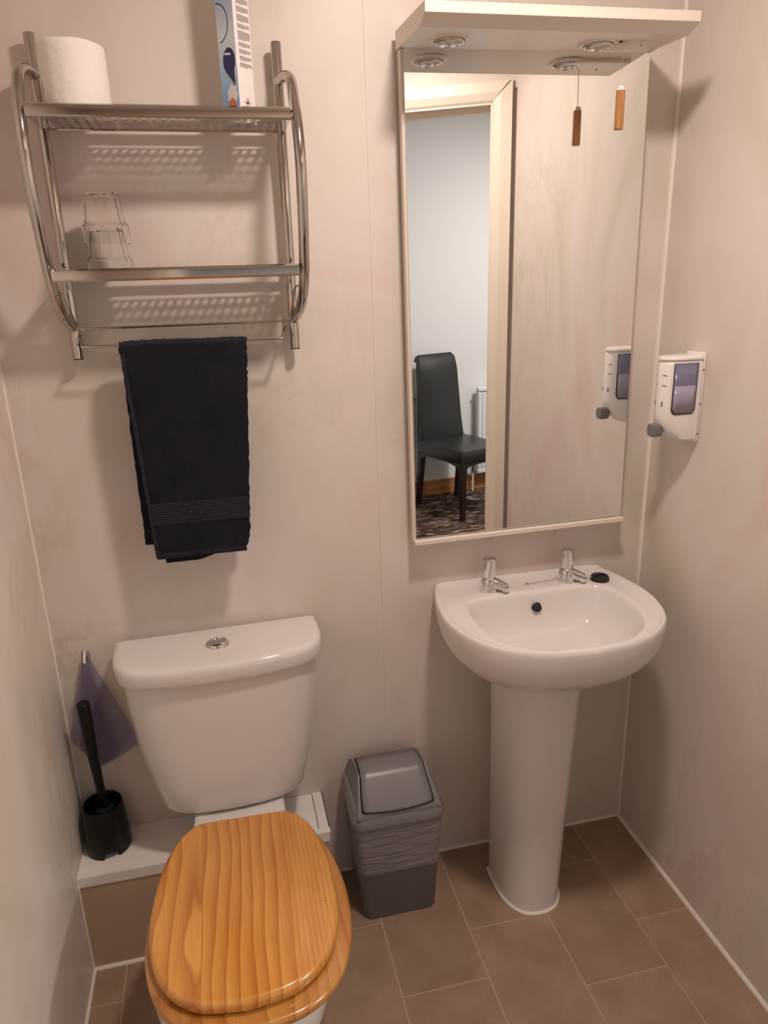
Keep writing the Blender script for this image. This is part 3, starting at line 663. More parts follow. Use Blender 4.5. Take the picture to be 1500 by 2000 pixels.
# ================================================================ BASIN AND PEDESTAL
BC = Vector((-0.355, -0.235))
outer_h = [(0.0, 0.0), (0.12, 0.0), (0.222, 0.0), (0.236, -0.004), (0.247, -0.03), (0.262, -0.09), (0.272, -0.17), (0.266, -0.24), (0.236, -0.32), (0.18, -0.378), (0.10, -0.416), (0, -0.428)]
inner_h = [(0.0, -0.098), (0.10, -0.099), (0.160, -0.105), (0.185, -0.125), (0.197, -0.170), (0.199, -0.22), (0.192, -0.28), (0.166, -0.335), (0.115, -0.378), (0.06, -0.396), (0, -0.402)]
def poly_from(h): return half([(u*0.968, y) for u, y in h], BC.x, 8)
def polar(poly, n=144):
    out = []; m_ = len(poly)
    for k in range(n):
        a = 2*PI*k/n+0.001; d = Vector((math.cos(a), math.sin(a))); best = 0
        for i in range(m_):
            p = Vector(poly[i])-BC; q = Vector(poly[(i+1)%m_])-BC; e = q-p; den = d.x*e.y-d.y*e.x
            if abs(den) < 1e-12: continue
            t_ = (p.x*e.y-p.y*e.x)/den; u = (p.x*d.y-p.y*d.x)/den
            if t_ > 0 and -1e-6 <= u <= 1+1e-6: best = max(best, t_)
        out.append(BC+d*best)
    return out
PO = polar(poly_from(outer_h)); PI_ = polar(poly_from(inner_h))
RIM = 0.846
def sc(P, s, cx=-0.375, cy=-0.17, keep=True):
    out = []
    for p in P:
        x = cx+(p.x-cx)*s; y = cy+(p.y-cy)*s if (p.y < cy or not keep) else p.y
        out.append((x, min(y, -0.0005)))
    return out
rings = []
for s_, z in ((0.34, 0.672), (0.46, 0.676), (0.60, 0.692), (0.74, 0.712), (0.86, 0.734), (0.945, 0.760), (0.985, 0.785), (1.0, 0.812), (1.004, 0.830), (1.002, 0.838), (0.996, 0.8435)):
    rings.append(ring3(sc(PO, s_), z))
def lerp2(a, b, f): return [(p.x+(q.x-p.x)*f, p.y+(q.y-p.y)*f) for p, q in zip(a, b)]
def zdeck(p, z): return z
L1 = [(max(min(x, 9), -9), y) for x, y in sc(PO, 0.985)]
L1 = [Vector(p) for p in L1]
def zr(P, zf): 
    return [Vector((p[0], p[1], RIM - (RIM-zf) + 0.0)) for p in P]
def ringf(f, dz):
    q = lerp2(L1, PI_, f); out = []
    for p in q:
        back = max(0, min(1, (p[1]+0.012)/0.010)); out.append(Vector((p[0], p[1], RIM-dz*(1-back) + 0.004*back)))
    return out
rings.append(ringf(0.0, 0.0)); rings.append(ringf(0.10, 0.001)); rings.append(ringf(0.16, 0.004)); rings.append(ringf(0.30, 0.0065)); rings.append(ringf(0.62, 0.0065)); rings.append(ringf(0.88, 0.005)); rings.append(ringf(0.96, 0.007)); rings.append(ringf(1.0, 0.011))
def scb(s_): return [(BC.x+(p.x-BC.x)*s_, -0.245+(p.y+0.245)*s_) for p in PI_]
for s_, z in ((0.985, 0.829), (0.965, 0.815), (0.93, 0.795), (0.87, 0.772), (0.77, 0.750), (0.62, 0.733), (0.45, 0.723), (0.28, 0.717), (0.12, 0.713)):
    rings.append(ring3(scb(s_), z))
bs = thing('wash_basin', 'white ceramic wash basin on a pedestal with two chrome taps', 'basin', (-0.37, -0.2, 0))
part(loft(rings), 'basin_bowl', M['ceramic'], bs, smooth=60)
part(lathe([(0.020, 0.7165), (0.0215, 0.7175), (0.017, 0.7160), (0.016, 0.7135)], (BC.x, -0.245, 0), 28), 'drain_ring', M['chrome'], bs)
ov = part(tube([(-0.352, -0.1100, 0.8035), (-0.352, -0.1205, 0.801)], [0.0125, 0.0105], 20), 'overflow_hole', M['black_gap'], bs)
ph = [(0.0, -0.10), (0.5, -0.10), (0.93, -0.10), (1.0, -0.112), (1.0, -0.17), (0.90, -0.225), (0.62, -0.262), (0.3, -0.276), (0.0, -0.279)]
def pring(z, w, fy_=1.0, inset=0):
    q = half([(u*w, y if y > -0.15 else -0.15+(y+0.15)*fy_) for u, y in ph], -0.384+0.026*z, 5)
    if inset: q = offs(q, inset)
    return ring3(q, z)
part(loft([pring(0.0, 0.081, 1.0), pring(0.02, 0.080, 0.98), pring(0.25, 0.086, 0.97), pring(0.5, 0.094, 0.98), pring(0.66, 0.100, 1.0), pring(0.715, 0.103, 1.02)]), 'pedestal', M['ceramic'], bs, smooth=50)
q = [p for p in pring(0.002, 0.081, 1.0)]
part(tube(q[8:-8], 0.0052, 10), 'sealant_bead', M['sealant'], bs)

def tap(x, y, z, ang, name_label):
    t = thing('pillar_tap', name_label, 'tap', (x, y, z), 'chrome pillar taps on the basin')
    ca, sa = math.cos(ang), math.sin(ang)
    def W(u, v, w): return Vector((x+u*ca-v*sa, y+u*sa+v*ca, z+w))     # v = -spout direction
    part(lathe([(0.0238, 0.0), (0.0240, 0.004), (0.0230, 0.012), (0.0205, 0.024), (0.0180, 0.034), (0.0150, 0.037)], (x, y, z), 36), 'tap_body', M['chrome'], t)
    # spout: tapering arm sweeping forward and slightly down
    path = [W(0, -0.002, 0.0225), W(0, -0.014, 0.0225), W(0, -0.027, 0.0195), W(0, -0.038, 0.0165), W(0, -0.047, 0.0150)]
    bm = tube(catmull(path, 5), [0.0155-0.0055*k/20 for k in range(21)], 20)
    sp_ = part(bm, 'spout', M['chrome'], t)
    part(tube([W(0, -0.0425, 0.016), W(0, -0.0425, 0.0045)], 0.0088, 18), 'nozzle', M['chrome'], t)
    part(tube([W(0, -0.0425, 0.0050), W(0, -0.0425, 0.0040)], 0.0078, 18), 'nozzle_opening', M['black_gap'], t)
    part(lathe([(0.0145, 0.0365), (0.0162, 0.039), (0.0158, 0.060), (0.0164, 0.080), (0.0160, 0.0865), (0.0138, 0.0885), (0.004, 0.089)], (x, y, z), 30), 'handle', M['chrome'], t)
    return t
DK = RIM-0.0066
tap(-0.459, -0.060, DK, math.radians(52), 'chrome pillar tap on the left of the basin, nearer the toilet')
tap(-0.247, -0.060, DK, math.radians(52), 'chrome pillar tap on the right of the basin, beside the black plug')
pg = thing('basin_plug', 'black rubber basin plug on its chain behind the bowl', 'plug', (-0.165, -0.082, DK))
part(lathe([(0.019, 0.0), (0.0235, 0.002), (0.0240, 0.008), (0.0215, 0.0125), (0.010, 0.0135)], (-0.163, -0.080, DK), 30), 'stopper', M['rubber'], pg)
part(tube(catmull([(-0.183, -0.080, DK+0.0125), (-0.172, -0.080, DK+0.0155), (-0.160, -0.079, DK+0.0155), (-0.148, -0.078, DK+0.0140)], 4), 0.0022, 8), 'grip', M['rubber'], pg)
bm = bmesh.new(); cp = catmull([(-0.183, -0.080, DK+0.0125), (-0.196, -0.074, DK+0.006), (-0.215, -0.070, DK+0.0022), (-0.222, -0.052, DK+0.002), (-0.232, -0.0345, DK+0.002), (-0.262, -0.036, DK+0.002), (-0.275, -0.046, DK+0.002), (-0.31, -0.050, DK+0.002), (-0.345, -0.054, DK+0.002), (-0.354, -0.056, DK+0.002)], 12)
acc = 0
for a_, b_ in zip(cp, cp[1:]):
    acc += (b_-a_).length
    if acc > 0.0026:
        acc = 0; bmesh.ops.create_icosphere(bm, subdivisions=1, radius=0.0013, matrix=Matrix.Translation(b_))
tube(cp, 0.0006, 6, bm)
part(bm, 'chain', M['chrome'], pg)
part(tube([(-0.354, -0.056, DK), (-0.354, -0.056, DK+0.004), (-0.354, -0.056, DK+0.006)], [0.0055, 0.0050, 0.0025], 14), 'anchor', M['chrome'], pg)

# wall marks above the taps
for x, w in ((-0.438, 0.020), (-0.254, 0.010)):
    o = finish(B(x-w/2, x+w/2, -0.0006, 0.0, 0.953, 0.961), 'sticker', M['sticker'], smooth=None)
    o['label'] = 'small faded grey sticker on the wall above the %s tap' % ('left' if x < -0.3 else 'right'); o['category'] = 'sticker'

# ================================================================ PIPE BOXING
pb = thing('pipe_boxing', 'low white pipe boxing along the wall behind the toilet', 'boxing', (-1.21, -0.08, 0))
part(B(XL, -0.913, -0.150, -0.001, 0.255, 0.276), 'top_board', M['board_white'], pb, smooth=None)
part(B(XL, -0.916, -0.156, -0.148, 0.0, 0.262), 'front_panel', M['box_front'], pb, smooth=None)
part(B(-0.922, -0.914, -0.150, -0.001, 0.0, 0.262), 'end_panel', M['board_white'], pb, smooth=None)
bm = B(XL, -0.9105, -0.1575, -0.140, 0.2762, 0.2782); box(bm, XL, -0.9105, -0.1590, -0.1570, 0.252, 0.2782)
part(bm, 'corner_trim', M['plastic_white'], pb, smooth=None)
bm = B(-0.936, -0.9095, -0.140, -0.001, 0.2764, 0.2788); box(bm, -0.9115, -0.9095, -0.1590, -0.001, 0.252, 0.2788)
part(bm, 'corner_trim', M['plastic_white'], pb, smooth=None)
part(B(-0.9375, -0.9362, -0.137, -0.004, 0.2760, 0.2764), 'gap_line', M['black_gap'], pb, smooth=None)

# ================================================================ TOILET
CX = -1.137
tl = thing('toilet', 'white close coupled toilet with a closed varnished pine seat and lid', 'toilet', (CX, -0.35, 0))
AG = math.radians(-1.6); PV = (CX, -0.1)
def TO(h, per=7, ang=AG): return half(h, -1.122, per, ang, (-1.122, -0.1))
def TC(h, per=7): return half(h, CX+0.002, per, math.radians(1.8), (CX, -0.006))
def shr(P, d):
    return [(CX+(p[0]-CX)*(1-d/0.235), -0.1+(p[1]+0.1)*(1-d/0.1)) for p in P]
T0 = [(0.0, -0.03), (0.08, -0.03), (0.104, -0.04), (0.106, -0.12), (0.108, -0.20), (0.118, -0.27), (0.150, -0.35), (0.172, -0.44), (0.176, -0.52), (0.166, -0.60), (0.128, -0.675), (0.07, -0.710), (0, -0.718)]
T1 = [(0.0, -0.163), (0.06, -0.163), (0.095, -0.164), (0.100, -0.18), (0.104, -0.22), (0.115, -0.28), (0.135, -0.35), (0.152, -0.43), (0.154, -0.50), (0.140, -0.57), (0.105, -0.63), (0.055, -0.662), (0, -0.670)]
T2 = [(0.0, -0.163), (0.06, -0.163), (0.088, -0.164), (0.092, -0.18), (0.094, -0.22), (0.098, -0.28), (0.104, -0.35), (0.108, -0.42), (0.106, -0.47), (0.095, -0.53), (0.07, -0.575), (0.035, -0.600), (0, -0.606)]
T3 = [(0.0, -0.163), (0.06, -0.163), (0.105, -0.164), (0.112, -0.18), (0.115, -0.22), (0.117, -0.28), (0.118, -0.35), (0.118, -0.43), (0.114, -0.50), (0.098, -0.56), (0.07, -0.60), (0.035, -0.622), (0, -0.628)]
def mixh(a, b, f): return [(p[0]*(1-f)+q[0]*f, p[1]*(1-f)+q[1]*f) for p, q in zip(a, b)]
rg = [(T3, 0.0), (T3, 0.012), (mixh(T3, T2, 0.7), 0.04), (T2, 0.10), (mixh(T2, T1, 0.35), 0.17), (T1, 0.281), (mixh(T1, T0, 0.0), 0.284)]
rings = [ring3(TO(h), z) for h, z in rg]
T0b = [(u*0.93, y*0.985 if y < -0.3 else y) for u, y in T0]; T0b = [(u, min(y, -0.03)) for u, y in T0b]
rings.append(ring3(TO(T0b), 0.292)); rings.append(ring3(TO([(u*0.97, y) for u, y in T0]), 0.34)); rings.append(ring3(TO(T0), 0.385)); rings.append(ring3(offs(TO(T0), 0.001), 0.402)); rings.append(ring3(offs(TO(T0), 0.006), 0.4085)); rings.append(ring3(offs(TO(T0), 0.014), 0.410))
part(loft(rings), 'pan', M['ceramic'], tl, smooth=50)
# cistern
c_top = [(0.0, -0.006), (0.15, -0.006), (0.219, -0.010), (0.2225, -0.05), (0.2215, -0.10), (0.212, -0.138), (0.175, -0.170), (0.10, -0.186), (0.0, -0.192)]
c_mid = [(0.0, -0.006), (0.15, -0.006), (0.207, -0.012), (0.2110, -0.05), (0.2080, -0.10), (0.193, -0.140), (0.155, -0.170), (0.09, -0.186), (0.0, -0.192)]
c_bot = [(0.0, -0.010), (0.12, -0.010), (0.172, -0.020), (0.1800, -0.06), (0.1750, -0.11), (0.158, -0.147), (0.12, -0.172), (0.07, -0.184), (0.0, -0.188)]
YB = 0.010
c_bot, c_mid, c_top = [[(u, y-YB+0.01*(y < -0.02)) for u, y in h] for h in (c_bot, c_mid, c_top)]
rings = [ring3(shr(TC(c_bot), 0.030), 0.411), ring3(shr(TC(c_bot), 0.014), 0.414), ring3(shr(TC(c_bot), 0.004), 0.422), ring3(TC(c_bot), 0.436), ring3(TC(mixh(c_bot, c_mid, 0.45)), 0.49), ring3(TC(c_mid), 0.59), ring3(TC(mixh(c_mid, c_top, 0.7)), 0.69), ring3(TC(c_top), 0.774)]
part(loft(rings), 'cistern', M['ceramic'], tl, smooth=50)
c_lid = [(0.0, -0.012), (0.17, -0.012), (0.231, -0.013), (0.2365, -0.035), (0.2370, -0.085), (0.231, -0.130), (0.209, -0.168), (0.165, -0.190), (0.09, -0.203), (0.0, -0.208)]
P = TC(c_lid); rings = [ring3(shr(P, 0.008), 0.769), ring3(shr(P, 0.002), 0.770), ring3(P, 0.775), ring3(P, 0.794), ring3(shr(P, 0.001), 0.802), ring3(shr(P, 0.004), 0.8075), ring3(shr(P, 0.009), 0.8110), ring3(shr(P, 0.018), 0.8123), ring3(shr(P, 0.06), 0.8126)]
part(loft(rings), 'cistern_lid', M['ceramic'], tl, smooth=55)
bt = (CX+0.001, -0.106, 0.0122)
fb = part(lathe([(0.0275, 0.7995), (0.0270, 0.8030), (0.0235, 0.8070), (0.0195, 0.8085), (0.0180, 0.8065), (0.0178, 0.8045)], bt, 40), 'flush_button', M['chrome'], tl)
for sg in (0, 1):
    bm = bmesh.new(); pts = [(bt[0]+0.0168*math.cos(a_), bt[1]+0.0168*math.sin(a_)) for a_ in [PI*sg+0.05+(PI-0.1)*k/14 for k in range(15)]]
    part(slab(pts, 0.8152, 0.8194 if sg else 0.8188, 0.001, segs=2), 'button_half', M['chrome'], fb)
# seat ring and lid in pine
S_ = [(0.0, -0.264), (0.085, -0.264), (0.115, -0.276), (0.148, -0.315), (0.172, -0.37), (0.188, -0.44), (0.194, -0.515), (0.186, -0.60), (0.154, -0.680), (0.092, -0.730), (0.0, -0.747)]
Pl = [(0.0, -0.262), (0.080, -0.262), (0.110, -0.272), (0.140, -0.308), (0.160, -0.362), (0.173, -0.43), (0.178, -0.51), (0.170, -0.588), (0.140, -0.658), (0.083, -0.704), (0.0, -0.719)]
CXS = -1.110; CXL = -1.117
def TS(h, per=8): return half(h, CXS, per, math.radians(-1.6), (CXS, -0.27))
def TL2(h, per=8): return half(h, CXL, per, math.radians(-1.6), (CXL, -0.27))
bm = slab(TS(S_), 0.4125, 0.4325, 0.0085); part(bm, 'seat', M['pine_seat'], tl, smooth=60)
bm = slab(TL2(Pl), 0.4345, 0.4610, 0.0115, segs=7); lidp = part(bm, 'seat_lid', M['pine'], tl, smooth=60)
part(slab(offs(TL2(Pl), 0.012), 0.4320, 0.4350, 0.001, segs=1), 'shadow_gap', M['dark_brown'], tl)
part(lathe([(0.0015, 0.4609), (0.0012, 0.4613)], (-0.972, -0.545, 0), 8), 'knot', M['dark_brown'], lidp)
for dx in (-0.07, 0.07):
    part(tube([(CXS+dx-0.018, -0.248, 0.424), (CXS+dx+0.018, -0.248, 0.424)], 0.007, 14), 'hinge', M['chrome'], tl)
for dx in (-0.125, 0.125):
    part(lathe([(0.013, 0.0), (0.013, 0.010), (0.008, 0.016), (0.001, 0.017)], (CX+dx, -0.50, 0), 18), 'foot_cap', M['plastic_white'], tl)

# ================================================================ TOILET BRUSH
tb = thing('toilet_brush', 'black toilet brush standing in its round black holder', 'toilet brush', (-1.450, -0.078, 0.278))
bc = (-1.450, -0.058, 0.2785)
n = 64; prof = [(0.0530, 0.0), (0.0530, 0.016), (0.0520, 0.06), (0.0490, 0.100), (0.0465, 0.121), (0.0450, 0.125), (0.0430, 0.123), (0.0440, 0.104), (0.0470, 0.06), (0.0480, 0.016), (0.0480, 0.0)]
bm = bmesh.new(); R = [[bm.verts.new((bc[0]+r*math.cos(2*PI*k/n), bc[1]+r*math.sin(2*PI*k/n), bc[2]+z)) for k in range(n)] for r, z in prof]
for i in range(len(R)):
    a_, b_ = R[i], R[(i+1) % len(R)]
    for k in range(n):
        ang = 2*PI*(k+0.5)/n; d = (ang - math.radians(285)+PI) % (2*PI)-PI
        if abs(d) < 0.36 and i in (0, 9, 10): continue
        bm.faces.new((a_[k], a_[(k+1)%n], b_[(k+1)%n], b_[k]))
hd = part(bm, 'holder', M['black_plastic'], tb, smooth=50)
part(lathe([(0.0455, 0.075), (0.044, 0.079), (0.018, 0.080)], bc, 40), 'inner_tray', M['black_plastic'], tb)
part(lathe([(0.040, 0.086), (0.038, 0.096), (0.024, 0.102), (0.022, 0.112), (0.013, 0.116), (0.012, 0.13)], (-1.447, -0.058, 0.2785), 32), 'splash_guard', M['black_plastic'], tb)
part(tube([(-1.447, -0.058, 0.40), (-1.4475, -0.060, 0.44), (-1.449, -0.073, 0.55), (-1.451, -0.070, 0.660), (-1.4515, -0.070, 0.687), (-1.4515, -0.070, 0.689)], [0.0105, 0.0100, 0.0122, 0.0145, 0.0150, 0.0135], 22), 'handle', M['black_plastic'], tb)

# ================================================================ PURPLE BAG ON A HOOK
pbg = thing('plastic_bag', 'translucent purple plastic bag hanging on a clear wall hook', 'bag', (-1.445, -0.01, 0.62))
outl = [(-1.443, 0.785), (-1.427, 0.752), (-1.395, 0.668), (-1.372, 0.600), (-1.356, 0.520), (-1.402, 0.492), (-1.450, 0.470), (-1.480, 0.515), (-1.506, 0.562), (-1.488, 0.640), (-1.465, 0.720), (-1.450, 0.765)]
def bag_sheet(outl, y0, amp, cz=(-1.443, 0.62)):
    bm = bmesh.new(); n = len(outl); c0 = Vector((cz[0], 0, cz[1])); rings = []
    for j in range(1, 9):
        f = j/8; r_ = []
        for i in range(n*4):
            a_ = outl[i//4]; b_ = outl[(i//4+1)%n]; g = (i % 4)/4; x = a_[0]*(1-g)+b_[0]*g; z = a_[1]*(1-g)+b_[1]*g
            px = c0.x+(x-c0.x)*f; pz = c0.z+(z-c0.z)*f
            fold = abs(math.sin((px+1.443)*90))*amp*(0.4+max(0, (0.78-pz))*2)
            r_.append(bm.verts.new((px, y0-fold-0.006*math.sin((pz-0.47)*9), pz)))
        rings.append(r_)
    cv = bm.verts.new((c0.x, y0-0.006, c0.z)); N_ = len(rings[0])
    for i in range(N_): bm.faces.new((cv, rings[0][i], rings[0][(i+1)%N_]))
    for a_, b_ in zip(rings, rings[1:]):
        for i in range(N_): bm.faces.new((a_[i], b_[i], b_[(i+1)%N_], a_[(i+1)%N_]))
    return bm
part(bag_sheet(outl, -0.008, 0.004), 'bag_film', M['purple_bag'], pbg, smooth=60)
out2 = [(-1.443, 0.780), (-1.432, 0.75), (-1.425, 0.66), (-1.41, 0.58), (-1.398, 0.505), (-1.445, 0.480), (-1.487, 0.535), (-1.478, 0.62), (-1.46, 0.70), (-1.452, 0.75)]
part(bag_sheet(out2, -0.015, 0.003), 'bag_film', M['purple_bag'], pbg, smooth=60)
hk = thing('wall_hook', 'small clear adhesive hook above the toilet brush', 'hook', (-1.443, 0, 0.775))
part(slab([(-1.452, -0.003), (-1.433, -0.003), (-1.433, 0.0), (-1.452, 0.0)], 0.752, 0.786, 0.001, segs=1), 'adhesive_plate', sheet('clear_film', (0.75, 0.72, 0.75, 1), 0.22, 0.1), hk)
part(tube(catmull([(-1.443, -0.003, 0.785), (-1.443, -0.020, 0.776), (-1.443, -0.024, 0.766), (-1.441, -0.030, 0.772)], 5), 0.0028, 10), 'hook_arm', M['plastic_white'], hk)

# ================================================================ SWING BIN
bn = thing('swing_bin', 'grey plastic swing bin with a liner folded over its rim', 'bin', (-0.740, -0.105, 0))
def bring(w, d, z, r=0.022, cyy=-0.106, ins=0): return ring3(rrect(-0.740, cyy, w-2*ins, d-2*ins, r, 6), z)
part(loft([bring(0.180, 0.150, 0.0), bring(0.192, 0.162, 0.003), bring(0.197, 0.165, 0.02), bring(0.213, 0.180, 0.18), bring(0.2245, 0.192, 0.312)]), 'bin_body', M['bin_grey'], bn, smooth=40)
# liner film with wrinkles
rings = []
for j in range(15):
    z = 0.154+(0.312-0.154)*j/14; w = 0.2125+0.0120*((z-0.18)/0.132)+0.006; d = 0.1795+0.0125*((z-0.18)/0.132)+0.006
    rr = rrect(-0.740, -0.106, w, d, 0.024, 12); o_ = []
    for (x, y) in rr:
        wv = 0.0022*mnoise.noise(Vector((x*22, y*22, z*60+x*30)))+0.0012*mnoise.noise(Vector((x*60, y*60, z*140)))
        v_ = Vector((x+0.740, y+0.106)).normalized(); zz = z+(0.004*mnoise.noise(Vector((x*20, y*20, 3))) if j == 0 else 0); o_.append(Vector((x+v_.x*wv, min(y+v_.y*wv, -0.002), zz)))
    rings.append(o_)
part(loft(rings, False, False), 'liner', M['liner'], bn, smooth=70)
part(loft([bring(0.2330, 0.2000, 0.303, 0.026), bring(0.2370, 0.2040, 0.305, 0.026), bring(0.2370, 0.2040, 0.322, 0.026), bring(0.2310, 0.1980, 0.326, 0.025), bring(0.2290, 0.1960, 0.336, 0.025), bring(0.2200, 0.190, 0.343, 0.024)]), 'rim', M['bin_lid'], bn, smooth=40)
hp = [(-0.205, 0.334), (-0.203, 0.343), (-0.1975, 0.352), (-0.139, 0.4085), (-0.130, 0.4135), (-0.095, 0.4120), (-0.055, 0.4040), (-0.034, 0.3920), (-0.014, 0.334)]
def hw(z): return 0.1085-0.0195*max(0, min(1, (z-0.340)/0.073))
def hoodring(sg, k): return [Vector((-0.741+sg*(hw(z)-(0.004 if k else 0)), -0.11+(y+0.11)*(0.97 if k else 1), z-(0.004 if k and z > 0.36 else 0))) for y, z in hp]
part(loft([hoodring(-1, 1), hoodring(-1, 0), hoodring(1, 0), hoodring(1, 1)]), 'lid_hood', M['bin_lid'], bn, smooth=30, bevel=0.005, seg=3)
def flap(d, e, m, name, th=0.002):
    # two-plane flap: sloping front face and the top
    bm = bmesh.new(); xc = -0.742
    rows = [(0.3535-e*0.7-d*0.0, -0.1985-d*0.9-e*0.7, 0.086+e), (0.3565-e*0.6+d*0.4, -0.1950-d*0.8-e*0.6, 0.089+e), (0.380+d*0.6, -0.1695-d*0.7, 0.0860+e), (0.4035+d*0.7, -0.1445-d*0.6, 0.0825+e), (0.4100+d, -0.137-d*0.3, 0.0815+e), (0.4135+d, -0.129, 0.0810+e), (0.4125+d, -0.095, 0.0800+e), (0.4045+d, -0.056, 0.0790+e)]
    prev = None; nx = 10
    for i, (z, y, w) in enumerate(rows):
        vs = []
        for k in range(nx+1):
            g = 2*k/nx-1; sag = (0.005*(1-g*g) if i < 2 else 0); vs.append(bm.verts.new((xc+w*g, y-sag, z-sag)))
        if prev:
            for k in range(nx): bm.faces.new((prev[k], prev[k+1], vs[k+1], vs[k]))
        prev = vs
    o = part(bm, name, m, bn, smooth=25); md = o.modifiers.new('solid', 'SOLIDIFY'); md.thickness = th; md.offset = -1 if False else 0
    return o
flap(0.0012, 0.0035, M['black_gap'], 'flap_gap', 0.001)
flap(0.0035, 0.0, M['bin_lid'], 'swing_flap', 0.002)

# ================================================================ CHAIR AND RADIATORS IN THE HALL (seen in the mirror)
L_ = Vector((0.286, -3.387)); a_ = math.radians(-20); cu_ = Vector((math.cos(a_), math.sin(a_))); cw_ = Vector((-math.sin(a_), math.cos(a_)))  # width axis, front axis
ch = thing('dining_chair', 'black leather dining chair with scroll top back reflected in the mirror', 'chair', (L_.x+0.3, L_.y+0.15, 0))
def CH(u, w, z): p = L_+cu_*u+cw_*w; return Vector((p.x, p.y, z))
W_, D_ = 0.40, 0.50
def crr(u0, u1, w0, w1, z, r=0.02):
    return [CH(p[0], p[1], z) for p in rrect((u0+u1)/2, (w0+w1)/2, u1-u0, w1-w0, r, 4)]
part(loft([crr(0.0, W_, 0.0, D_, 0.40), crr(-0.003, W_+0.003, -0.003, D_+0.003, 0.405), crr(-0.003, W_+0.003, -0.003, D_+0.003, 0.470), crr(0.004, W_-0.004, 0.004, D_-0.004, 0.487), crr(0.03, W_-0.03, 0.03, D_-0.03, 0.492)]), 'seat', M['leather'], ch)
# apron with arched lower edge
def apron(p0, p1, nseg=14):
    bm = bmesh.new(); A = []; Bt = []; 
    for k in range(nseg+1):
        f = k/nseg; x = p0+(p1-p0)*f; h = 0.045*(1-abs(2*f-1)**4); zb = 0.345+h; A.append(Vector((x.x, x.y, 0.402))); Bt.append(Vector((x.x, x.y, zb)))
    d = (p1-p0).normalized(); nn = Vector((-d.y, d.x, 0))*0.02
    out_ = Vector((sum((p0.x, p1.x))/2, sum((p0.y, p1.y))/2, 0))-CH(W_/2, D_/2, 0); out_.normalize()
    if nn.dot(out_) > 0: nn = -nn
    A = [p+out_*0.0032 for p in A]; Bt = [p+out_*0.0032 for p in Bt]
    va = [bm.verts.new(p) for p in A]; vb = [bm.verts.new(p) for p in Bt]; vc = [bm.verts.new(p+nn) for p in A]; vd = [bm.verts.new(p+nn) for p in Bt]
    for k in range(nseg):
        bm.faces.new((va[k], va[k+1], vb[k+1], vb[k])); bm.faces.new((vc[k], vd[k], vd[k+1], vc[k+1])); bm.faces.new((vb[k], vb[k+1], vd[k+1], vd[k]))
    return bm
for p0, p1 in (((0.0, 0.0), (0.0, D_)), ((0.0, D_), (W_, D_)), ((W_, D_), (W_, 0.0)), ((W_, 0.0), (0.0, 0.0))):
    part(apron(CH(p0[0], p0[1], 0), CH(p1[0], p1[1], 0)).copy() if False else apron(CH(*p0, 0), CH(*p1, 0)), 'seat_skirt', M['leather'], ch)
# backrest: profile in (w,z), scroll top curling backwards, lofted along u with a tapering width
bp = [(0.035, 0.49), (0.012, 0.62), (-0.005, 0.80), (-0.022, 0.97), (-0.042, 1.050), (-0.070, 1.078), (-0.100, 1.065), (-0.107, 1.040), (-0.095, 1.025), (-0.076, 1.030), (-0.066, 0.97), (-0.052, 0.85), (-0.042, 0.70), (-0.035, 0.55), (-0.03, 0.42), (0.03, 0.42)]
rings = []
for k, f in enumerate((0.0, 0.01, 0.5, 0.99, 1.0)):
    r_ = []
    for w, z in bp:
        tpr = 0.02*max(0, (z-0.49)/0.55)+0.022*max(0, (z-0.99)/0.09)**2; u = tpr+0.018+(W_-0.028-2*tpr)*f; ins = 0.004 if f in (0.0, 1.0) else 0
        r_.append(CH(u, w+(ins if w < -0.04 else -ins), z))
    rings.append(r_)
part(loft(rings), 'backrest', M['leather'], ch, smooth=50)
for u, w, sx_, lean in ((0.022, 0.015, 1, -0.05), (W_-0.022, 0.015, 1, -0.05), (0.022, D_-0.022, 1, 0.0), (W_-0.022, D_-0.022, 1, 0.0)):
    bm = bmesh.new(); R_ = []
    for z, h in ((0.0, 0.015), (0.2, 0.018), (0.405, 0.023)):
        q = lean*(1-z/0.405); R_.append([CH(u+a*h, w+b*h+q, z) for a, b in ((-1, -1), (1, -1), (1, 1), (-1, 1))])
    part(loft(R_, True, True, bm), 'leg', M['dark_wood'], ch, smooth=None, bevel=0.002)
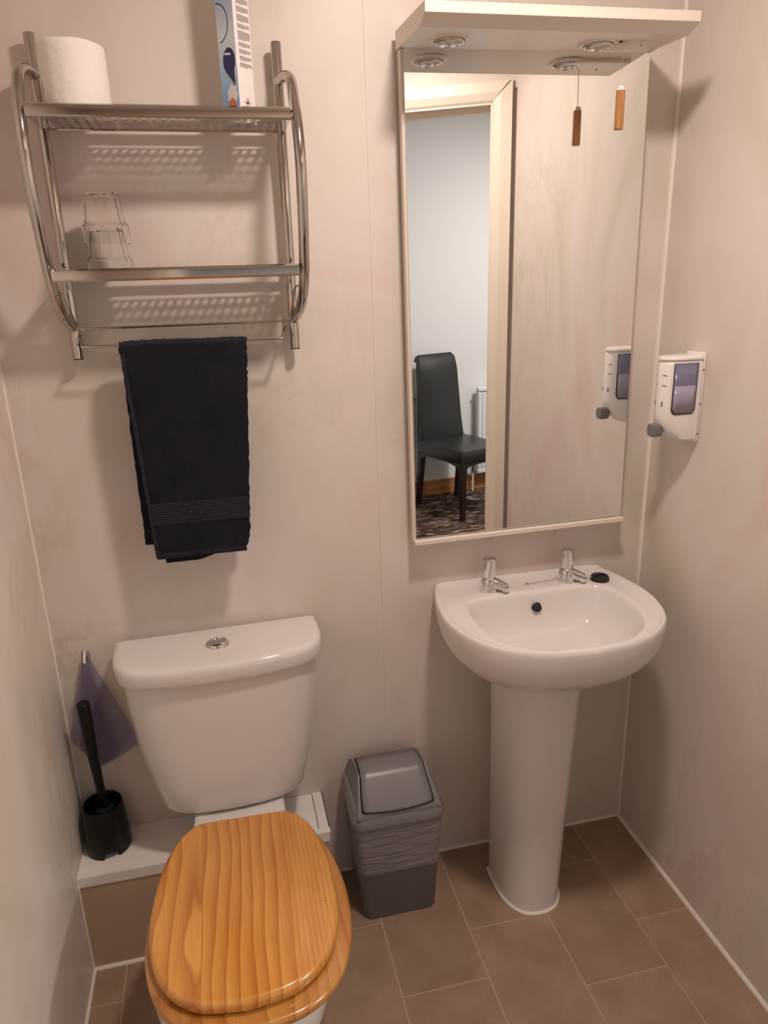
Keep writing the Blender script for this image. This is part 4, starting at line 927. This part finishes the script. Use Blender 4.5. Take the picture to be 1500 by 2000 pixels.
def radiator(x0, x1, label, valve_left=True):
    t = thing('radiator', label, 'radiator', (x0, fy(x0)+0.08, 0.14))
    bm = bmesh.new(); n = int((x1-x0)/0.0333); pts = []
    for k in range(n*4+1):
        x = x0+(x1-x0)*k/(n*4); ph_ = k % 4; pts.append((x, 0.088 if ph_ in (1, 2) else 0.080))
    fa = [Vector((x, fy(x)+d, 0)) for x, d in pts]
    ringsr = []
    for z, k_ in ((0.17, 0.0), (0.19, 1.0), (0.755, 1.0), (0.775, 0.0)):
        ringsr.append([Vector((p.x, p.y-(1-k_)*0.006, z)) for p in fa]+[Vector((x1, fy(x1)+0.035, z)), Vector((x0, fy(x0)+0.035, z))])
    part(loft(ringsr), 'front_panel', M['radiator'], t, smooth=None)
    part(prism([(x0, fy(x0)+0.04), (x1, fy(x1)+0.04), (x1, fy(x1)+0.092), (x0, fy(x0)+0.092)], 0.775, 0.800), 'top_grille', M['radiator'], t, smooth=None, bevel=0.004)
    part(prism([(x0, fy(x0)+0.04), (x1, fy(x1)+0.04), (x1, fy(x1)+0.092), (x0, fy(x0)+0.092)], 0.145, 0.172), 'bottom_rail', M['radiator'], t, smooth=None, bevel=0.004)
    xe = x0-0.03 if valve_left else x1+0.03
    part(tube([(xe, fy(xe)+0.06, 0.0), (xe, fy(xe)+0.06, 0.16)], 0.0075, 10), 'pipe', M['plastic_white'], t)
    part(tube([(xe, fy(xe)+0.06, 0.15), (xe, fy(xe)+0.06, 0.165), (xe, fy(xe)+0.06, 0.20)], [0.012, 0.015, 0.015], 14), 'valve', M['chrome'], t)
    xs = x0 if valve_left else x1
    part(tube([(xe, fy(xe)+0.06, 0.158), (xs, fy(xs)+0.06, 0.158)], 0.008, 10), 'valve_tail', M['chrome'], t)
    part(tube([(xs, fy(xs)+0.06, 0.755), (xs+(-0.016 if valve_left else 0.016), fy(xs)+0.06, 0.755)], 0.008, 10), 'air_valve', M['chrome'], t)
    for fx in (0.2, 0.8):
        xx = x0+(x1-x0)*fx; part(B(xx-0.015, xx+0.015, fy(xx)-0.005, fy(xx)+0.045, 0.25, 0.70), 'bracket', M['radiator'], t, smooth=None)
radiator(0.815, 1.75, 'white panel radiator right of the chair, reflected in the mirror')
radiator(-0.75, 0.30, 'white panel radiator behind the left side of the chair in the mirror', False)
